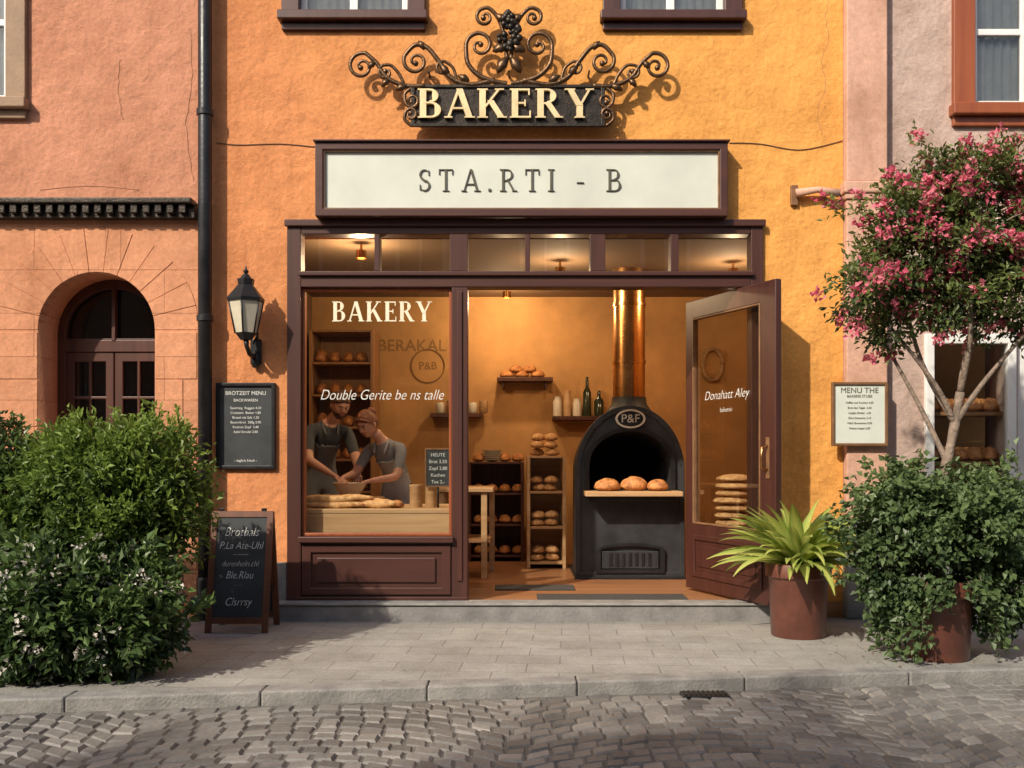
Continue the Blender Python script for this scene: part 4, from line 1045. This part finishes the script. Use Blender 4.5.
J={'pelvis':((-1.66,1.42,.96),.135),'waist':((-1.645,1.40,1.10),.12),'chest':((-1.60,1.33,1.26),.13),'upper':((-1.555,1.26,1.37),.095),
'neck':((-1.51,1.21,1.44),.056),'headb':((-1.46,1.17,1.52),.055),
'shL':((-1.40,1.34,1.36),.065),'elL':((-1.30,1.22,1.10),.043),'wrL':((-1.25,1.00,1.01),.024),
'shR':((-1.69,1.13,1.36),.065),'elR':((-1.66,.98,1.12),.043),'wrR':((-1.44,.88,1.00),.024),
'hipL':((-1.57,1.46,.90),.10),'knL':((-1.55,1.44,.54),.068),'anL':((-1.57,1.52,.195),.045),'toL':((-1.51,1.40,.155),.038),
'hipR':((-1.75,1.37,.90),.10),'knR':((-1.72,1.33,.54),.068),'anR':((-1.74,1.42,.195),.045),'toR':((-1.68,1.30,.155),.038)}
person(J,fm,(-1.425,1.13,1.575),.50,M['hairm'],M['shirtd'],M['aprond'],False,hands={'L':(-.1,-.8,-.5),'R':(.7,-.5,-.4)})

# ---------------------------------------------------------------- vegetation
def leaves_obj(name,mat,parent,centers,per,size,spread,rnd,aspect=.45,fold=.25,upb=.3,droop=0):
    V=[];Fc=[];Tn=[]
    for (c,nrm,tt) in centers:
        for _ in range(per):
            p=c+Vector((rnd.gauss(0,spread),rnd.gauss(0,spread),rnd.gauss(0,spread)))
            d=Vector((rnd.uniform(-1,1),rnd.uniform(-1,1),rnd.uniform(-1,1)))+nrm*.9+Vector((0,0,-droop)); d.normalize()
            up=(nrm*.5+Vector((rnd.uniform(-1,1),rnd.uniform(-1,1),rnd.uniform(-.4,1)+upb))).normalized()
            s=d.cross(up)
            if s.length<.05: continue
            s.normalize(); un=s.cross(d); L=size*rnd.uniform(.65,1.25); w=L*aspect
            i=len(V); V+=[p,p+d*L*.45+s*w*.5+un*w*fold,p+d*L-un*L*.12,p+d*L*.45-s*w*.5+un*w*fold]
            Fc+=[(i,i+1,i+2),(i,i+2,i+3)]; t=min(1,max(0,tt+rnd.gauss(0,.13))); Tn+=[t,t]
    return mkobj(name,V,Fc,mat,parent,False,Tn)
def lobes_centers(lobes,n,rnd,seed=0,inner=.35,rag=.25):
    C=[]; wt=[l[1][0]*l[1][2] for l in lobes]; S=sum(wt)
    for (c,r),w in zip(lobes,wt):
        for _ in range(int(n*w/S)):
            d=Vector((rnd.gauss(0,1),rnd.gauss(0,1),rnd.gauss(0,1))).normalized()
            nz=noise.noise(Vector(c)*3+d*2.2+Vector((seed,0,0)))
            nz2=noise.noise(Vector(c)*5+d*6+Vector((seed,3,0)))
            k=(1+rag*nz+rag*.8*nz2)*(1-inner*rnd.random()**2.2)
            p=Vector((c[0]+d.x*r[0]*k,c[1]+d.y*r[1]*k,c[2]+d.z*r[2]*k))
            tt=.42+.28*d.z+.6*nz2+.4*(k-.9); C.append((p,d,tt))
    return C
def sprays(C,n,rnd,step=.03,cnt=4,zmin=-.3):
    out=[]
    for i in range(n):
        p,d,t=rnd.choice(C)
        if d.z>zmin:
            dd=(d+Vector((rnd.uniform(-.4,.4),rnd.uniform(-.4,.4),rnd.uniform(0,.5)))).normalized()
            for k in range(cnt): out.append((p+dd*step*(k+1),dd,t+.15))
    return out
rb_=random.Random(5)
bu=grp('boxwood_bush'); sh_=-.16
lob=[((-2.12+sh_,-1.45,1.00),(.42,.36,.30)),((-1.93+sh_,-1.4,1.07),(.28,.28,.26)),((-2.35+sh_,-1.4,.93),(.34,.3,.30)),((-2.02+sh_,-1.5,.76),(.38,.34,.28)),((-1.80+sh_,-1.42,.88),(.16,.2,.2)),((-2.3+sh_,-1.45,.6),(.4,.3,.3))]
C=lobes_centers(lob,2200,rb_,1,rag=.38)
C+=sprays(C,170,rb_)
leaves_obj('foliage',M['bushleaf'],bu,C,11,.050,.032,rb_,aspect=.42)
g=Geo()
for i in range(30):
    c=rb_.choice(C)[0]; b0=Vector((-2.25+rb_.uniform(-.1,.1),-1.42,0)); g.add(tube_geo([b0,b0.lerp(c,.5)+Vector((0,0,.1)),c],[.016,.010,.003],6))
g.obj('stems',M['bark'],bu,True)
bu=grp('boxwood_bush')
lob=[((-2.90,-1.35,.82),(.28,.34,.38)),((-3.2,-1.2,.9),(.4,.4,.5)),((-2.85,-1.4,.5),(.36,.36,.4))]
C=lobes_centers(lob,1200,rb_,5,rag=.35); C+=sprays(C,80,rb_)
leaves_obj('foliage',M['bushleaf2'],bu,C,12,.052,.032,rb_,aspect=.5)
g=Geo()
for i in range(16):
    c=rb_.choice(C)[0]; b0=Vector((-2.85,-1.3,0)); g.add(tube_geo([b0,b0.lerp(c,.5),c],[.016,.010,.003],6))
g.obj('stems',M['bark'],bu,True)
fb=grp('flowering_shrub')
lob=[((-2.02,-1.82,.26),(.23,.26,.22)),((-2.26,-1.90,.30),(.30,.26,.28)),((-2.52,-1.92,.28),(.30,.26,.28)),((-2.12,-1.77,.45),(.23,.26,.18)),((-2.46,-1.78,.48),(.32,.26,.22)),((-2.78,-1.85,.3),(.3,.26,.3))]
C=lobes_centers(lob,2300,rb_,9,rag=.38); C+=sprays(C,110,rb_)
C=[q_ for q_ in C if q_[0].z>.015]
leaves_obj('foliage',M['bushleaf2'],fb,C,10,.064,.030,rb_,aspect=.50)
Cf=[(p+d*.055+Vector((0,-.01,.01)),d,.6+rb_.uniform(-.3,.3)) for p,d,t in C if d.y<.2 and noise.noise(p*5)>-.12 and rb_.random()<.20]
leaves_obj('blossom',M['white_fl'],fb,Cf,10,.024,.016,rb_,aspect=.85)
g=Geo()
for i in range(26):
    c=rb_.choice(C)[0]; b0=Vector((min(-1.95,max(-2.8,c.x)),-1.75,0)); g.add(tube_geo([b0,b0.lerp(c,.5),c],[.012,.008,.003],6))
g.obj('stems',M['bark'],fb,True)

def pot(name,c,rb1,rt,h):
    e=grp(name)
    lathe('pot',[(rb1,0),(rb1+.006,.01),(rt-.02,h-.10),(rt-.014,h-.09),(rt,h-.085),(rt+.004,h-.01),(rt-.004,h),(rt-.025,h),(rt-.03,h-.05),(.001,h-.05)],c,M['terra'],e,48,False)
    lathe('soil_top',[(.001,0),(rt-.03,0),(rt-.03,-.02)],(c[0],c[1],c[2]+h-.035),M['soil'],e,24,False)
    return e
pc_=(1.84,-.70,0)
pe=pot('potted_bromeliad',pc_,.165,.205,.47)
V=[];Fc=[];Tn=[]; ra=random.Random(8)
for i in range(115):
    az=ra.uniform(0,2*pi); el=ra.uniform(.12,1.4); L=ra.uniform(.42,.60)*(1.08-.26*(el/1.4)); w=ra.uniform(.034,.052)
    h=Vector((math.cos(az),math.sin(az),0)); s=Vector((-h.y,h.x,0)); p=Vector(pc_)+Vector((0,0,.42+.06*ra.random()))+h*.03; ang=el; N=9; rows=[]
    tw=ra.uniform(-.45,.45); dro=ra.uniform(.05,.17)
    for k in range(N+1):
        t=k/N; d=h*math.cos(ang)+Vector((0,0,math.sin(ang))); up=(Vector((0,0,1))*math.cos(ang)-h*math.sin(ang))
        ww=w*(.5+.9*t if t<.45 else .905)*(1-(max(0,t-.40)/.60)**1.7)+.0008
        ss=(s*math.cos(tw)+up*math.sin(tw))
        rows.append((p-ss*ww+up*ww*.45,p.copy(),p+ss*ww+up*ww*.45)); p=p+d*L/N; ang-=dro*(.3+t*1.3)
    b0=len(V); tb=ra.uniform(.35,.85)
    for r_ in rows: V+=list(r_); Tn+=[tb-.35,tb+.25,tb-.35]
    for k in range(N):
        a_=b0+k*3; Fc+=[(a_,a_+1,a_+4,a_+3),(a_+1,a_+2,a_+5,a_+4)]
mkobj('strap_leaves',V,Fc,M['agleaf'],pe,True,[min(1,max(0,t)) for t in Tn],'POINT')

tcx,tcy=2.44,-1.38
te=pot('potted_flowering_tree',(tcx,tcy,0),.165,.20,.45)
rt_=random.Random(21)
trunk=[Vector((tcx,tcy,.38)),Vector((tcx+.02,tcy,.65)),Vector((tcx+.01,tcy+.01,.9)),Vector((tcx+.05,tcy-.01,1.12)),Vector((tcx+.10,tcy,1.34)),Vector((tcx+.13,tcy,1.52))]
tq=cr3(trunk,4); g=Geo(); g.add(tube_geo(tq,[.036-.014*i/len(tq)+.003*math.sin(i*1.7) for i in range(len(tq))],12))
lobs=[((X(985,tcy),tcy,Z(225,tcy)),(.42,.36,.36)),((X(872,tcy),tcy-.02,Z(290,tcy)),(.24,.24,.17)),((X(925,tcy),tcy,Z(248,tcy)),(.36,.32,.28)),((X(1012,tcy),tcy,Z(300,tcy)),(.33,.3,.22)),((X(1050,tcy),tcy,Z(235,tcy)),(.38,.34,.36)),((X(900,tcy),tcy,Z(215,tcy)),(.22,.22,.18)),((X(888,tcy),tcy,Z(330,tcy)),(.14,.18,.10)),((X(950,tcy),tcy-.05,Z(305,tcy)),(.25,.24,.14)),((X(960,tcy),tcy,Z(182,tcy)),(.27,.24,.18))]
tips=[]
for (c,r) in lobs:
    c=Vector(c)
    for k in range(6):
        d=Vector((rt_.gauss(0,1),rt_.gauss(0,1),rt_.gauss(0,.8))).normalized(); tips.append(Vector((c.x+d.x*r[0]*.8,c.y+d.y*r[1]*.8,c.z+d.z*r[2]*.8)))
mains=[]
for az,(ex,ez) in enumerate(((-.46,.62),(-.28,.85),(.0,.95),(.25,.85),(.45,.6),(-.40,.55),(.1,.55))):
    st=trunk[(3,4,5,5,4,4,5)[az]]; en=Vector((tcx+.1+ex,tcy+rt_.uniform(-.18,.18),1.34+ez)); mid=st.lerp(en,.45)+Vector((rt_.uniform(-.05,.05),rt_.uniform(-.05,.05),-.02))
    P=cr3([st,mid,en],6); g.add(tube_geo(P,[.017*(1-.75*i/len(P))+.002 for i in range(len(P))],8)); mains.append(P)
for t_p in tips:
    P=min(mains,key=lambda Pm:(Pm[len(Pm)*2//3]-t_p).length); st=min(P[4:],key=lambda q_:(q_-t_p).length)
    mid=st.lerp(t_p,.5)+Vector((rt_.uniform(-.03,.03),rt_.uniform(-.03,.03),rt_.uniform(0,.04)))
    g.add(tube_geo(cr3([st,mid,t_p],4),[.0055-.0005*i for i in range(9)],5))
g.obj('trunk_and_limbs',M['bark'],te,True)
C=lobes_centers(lobs,2500,rt_,13,inner=.6,rag=.45)
C=[c for c in C if noise.noise(c[0]*4.5+Vector((7,0,0)))>-.34]
C+=sprays(C,170,rt_,.035,4)
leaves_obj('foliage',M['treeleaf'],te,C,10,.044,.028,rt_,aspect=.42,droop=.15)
fc=[]
for p,d,t in C:
    if rt_.random()<(.24 if noise.noise(p*5+Vector((0,9,0)))>-.05 else .06) and d.y<.5: fc.append((p+d*.045+Vector((0,-.01,0)),d,rt_.uniform(.1,.9)))
leaves_obj('flowers',M['pink_fl'],te,fc,20,.034,.021,rt_,aspect=.85)
iv=grp('ivy_underplanting')
lob=[((tcx+.02,tcy+.02,.76),(.36,.32,.21)),((tcx-.18,tcy,.84),(.24,.26,.18)),((tcx+.2,tcy,.80),(.28,.26,.20)),((tcx-.31,tcy-.02,.52),(.10,.14,.26)),((tcx+.36,tcy,.48),(.14,.16,.30))]
C=[c for c in lobes_centers(lob,1700,rt_,33,rag=.5) if c[0].z>.03]; C+=sprays(C,140,rt_,.032,5,-1)
g=Geo()
for i in range(60):
    a_=rt_.uniform(0,2*pi); b0=Vector((tcx+.21*math.cos(a_),tcy+.21*math.sin(a_),.48)); L=rt_.uniform(.15,.44)
    out=Vector((math.cos(a_),math.sin(a_),0))
    if abs(math.cos(a_))<.6 and math.sin(a_)<0: L=min(L,rt_.uniform(.03,.12))
    P=[b0+out*(.02+.09*k/6+rt_.uniform(-.01,.01))-Vector((0,0,L*k/6)) for k in range(7)]
    g.add(tube_geo(P,.002,4))
    for p in P[1:]: C.append((p,out,rt_.uniform(.3,.8)))
g.obj('vines',M['bark'],iv,True)
leaves_obj('foliage',M['ivyleaf'],iv,C,9,.042,.026,rt_,aspect=.75,droop=.35)
fd=grp('fallen_leaves'); V=[];Fc=[];Tn=[]
for i in range(110):
    x=rt_.uniform(-2.6,3.2); y=rt_.choice((rt_.uniform(ky(x)+.1,-.3),ky(x)-.05-abs(rt_.gauss(0,.25)),rt_.uniform(-1.9,-1.0))); 
    if i<60: x=tcx+rt_.gauss(0,.45); y=tcy+rt_.gauss(0,.3)
    zz=.006 if y>ky(x)+.02 else RZ+.008
    a_=rt_.uniform(0,6.3); L=rt_.uniform(.010,.024); d=Vector((math.cos(a_),math.sin(a_),0)); s=Vector((-d.y,d.x,0)); p=Vector((x,y,zz)); k=len(V)
    V+=[p,p+d*L*.5+s*L*.25+Vector((0,0,.004)),p+d*L,p+d*L*.5-s*L*.25+Vector((0,0,.003))]; Fc.append((k,k+1,k+2,k+3)); Tn.append(rt_.random())
mkobj('leaves',V,Fc,leafmat('dry_leaf',(.10,.05,.02),(.32,.20,.07),.1),fd,False,Tn)

# ---------------------------------------------------------------- opposite side of the street
def opp(name,x0,x1,h,mat):
    e=grp(name); y=-13.5
    box('walls',x0,x1,y-7,y,0,h,mat,e,0)
    box('cornice',x0,x1,y+.001,y+.25,h-.35,h-.002,M['white'],e,.02)
    n_=max(1,int((x1-x0)/2.3)); fl2=int(h/3.1)
    for i in range(n_):
        cx_=x0+(i+.5)*(x1-x0)/n_
        for j in range(fl2):
            z0=1.0+j*3.1
            if z0+1.7>h-.4: continue
            box('win_frame',cx_-.55,cx_+.55,y+.001,y+.06,z0,z0+1.7,M['white'],e,.01)
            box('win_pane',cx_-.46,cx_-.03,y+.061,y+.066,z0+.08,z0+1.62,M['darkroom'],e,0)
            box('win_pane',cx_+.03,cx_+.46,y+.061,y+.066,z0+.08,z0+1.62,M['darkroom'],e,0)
az=math.radians(38); elv=math.radians(37)
opp('stone_townhouse',-26,-11,7.2,M['opp'])
opp('stone_townhouse',-11,2,7.8,M['opp2'])
opp('stone_townhouse',2,24,7.0,M['opp'])
rs=random.Random(77)
for (txx,h0,rr_) in ((-10.8,6.0,1.4),(-7.9,6.2,1.3),(-4.6,5.9,1.4)):  # unseen trees, added with sparse crowns to dapple sunlight on road and pavement
    e=grp('added_dapple_tree'); ty_=-10.2
    T0=[Vector((txx,ty_,-.1)),Vector((txx+.05,ty_,1.8)),Vector((txx,ty_+.05,3.6)),Vector((txx+.05,ty_,h0))]
    g=Geo(); g.add(tube_geo(cr3(T0,4),[.14-.008*i for i in range(13)],10))
    lb2=[((txx+rs.uniform(-.9,.9),ty_+rs.uniform(-.7,.7),h0+rs.uniform(-.9,.9)),(rr_*.55,rr_*.5,rr_*.45)) for _ in range(6)]
    for c,r in lb2: g.add(tube_geo(cr3([T0[2]-Vector((0,0,.3)),(T0[2]+Vector(c))/2,Vector(c)],4),[.06-.005*i for i in range(9)],7))
    g.obj('trunk_and_limbs',M['bark'],e,True)
    leaves_obj('foliage',M['bushleaf'],e,lobes_centers(lb2,330,rs,txx,inner=.7,rag=.5),9,.15,.12,rs,aspect=.6)

# ---------------------------------------------------------------- light, world, camera
w=bpy.data.worlds.new('World'); bpy.context.scene.world=w; w.use_nodes=True
wn_=w.node_tree.nodes; sky=wn_.new('ShaderNodeTexSky'); sky.sky_type='NISHITA'; sky.sun_disc=False
sky.sun_elevation=elv; sky.dust_density=3.0
S=Vector((-math.sin(az)*math.cos(elv),-math.cos(az)*math.cos(elv),math.sin(elv)))
sky.sun_rotation=math.atan2(S.x,S.y)
w.node_tree.links.new(sky.outputs[0],wn_['Background'].inputs[0]); wn_['Background'].inputs[1].default_value=.15
sl=bpy.data.lights.new('sun','SUN'); sl.energy=4.9; sl.angle=math.radians(1.0); sl.color=(1,.90,.75)
so=bpy.data.objects.new('sun',sl); so.rotation_euler=S.to_track_quat('Z','Y').to_euler(); COL.objects.link(so)
cam=bpy.data.cameras.new('camera'); cam.sensor_width=36; cam.lens=F/1024*36; cam.shift_y=(455-384)/1024; cam.clip_end=500; cam.clip_start=.05
co=bpy.data.objects.new('camera',cam); co.location=(0,-D,H); co.rotation_euler=(math.radians(90),0,0); COL.objects.link(co)
sc=bpy.context.scene; sc.camera=co
sc.view_settings.view_transform='Standard'; sc.view_settings.look='None'; sc.view_settings.exposure=0
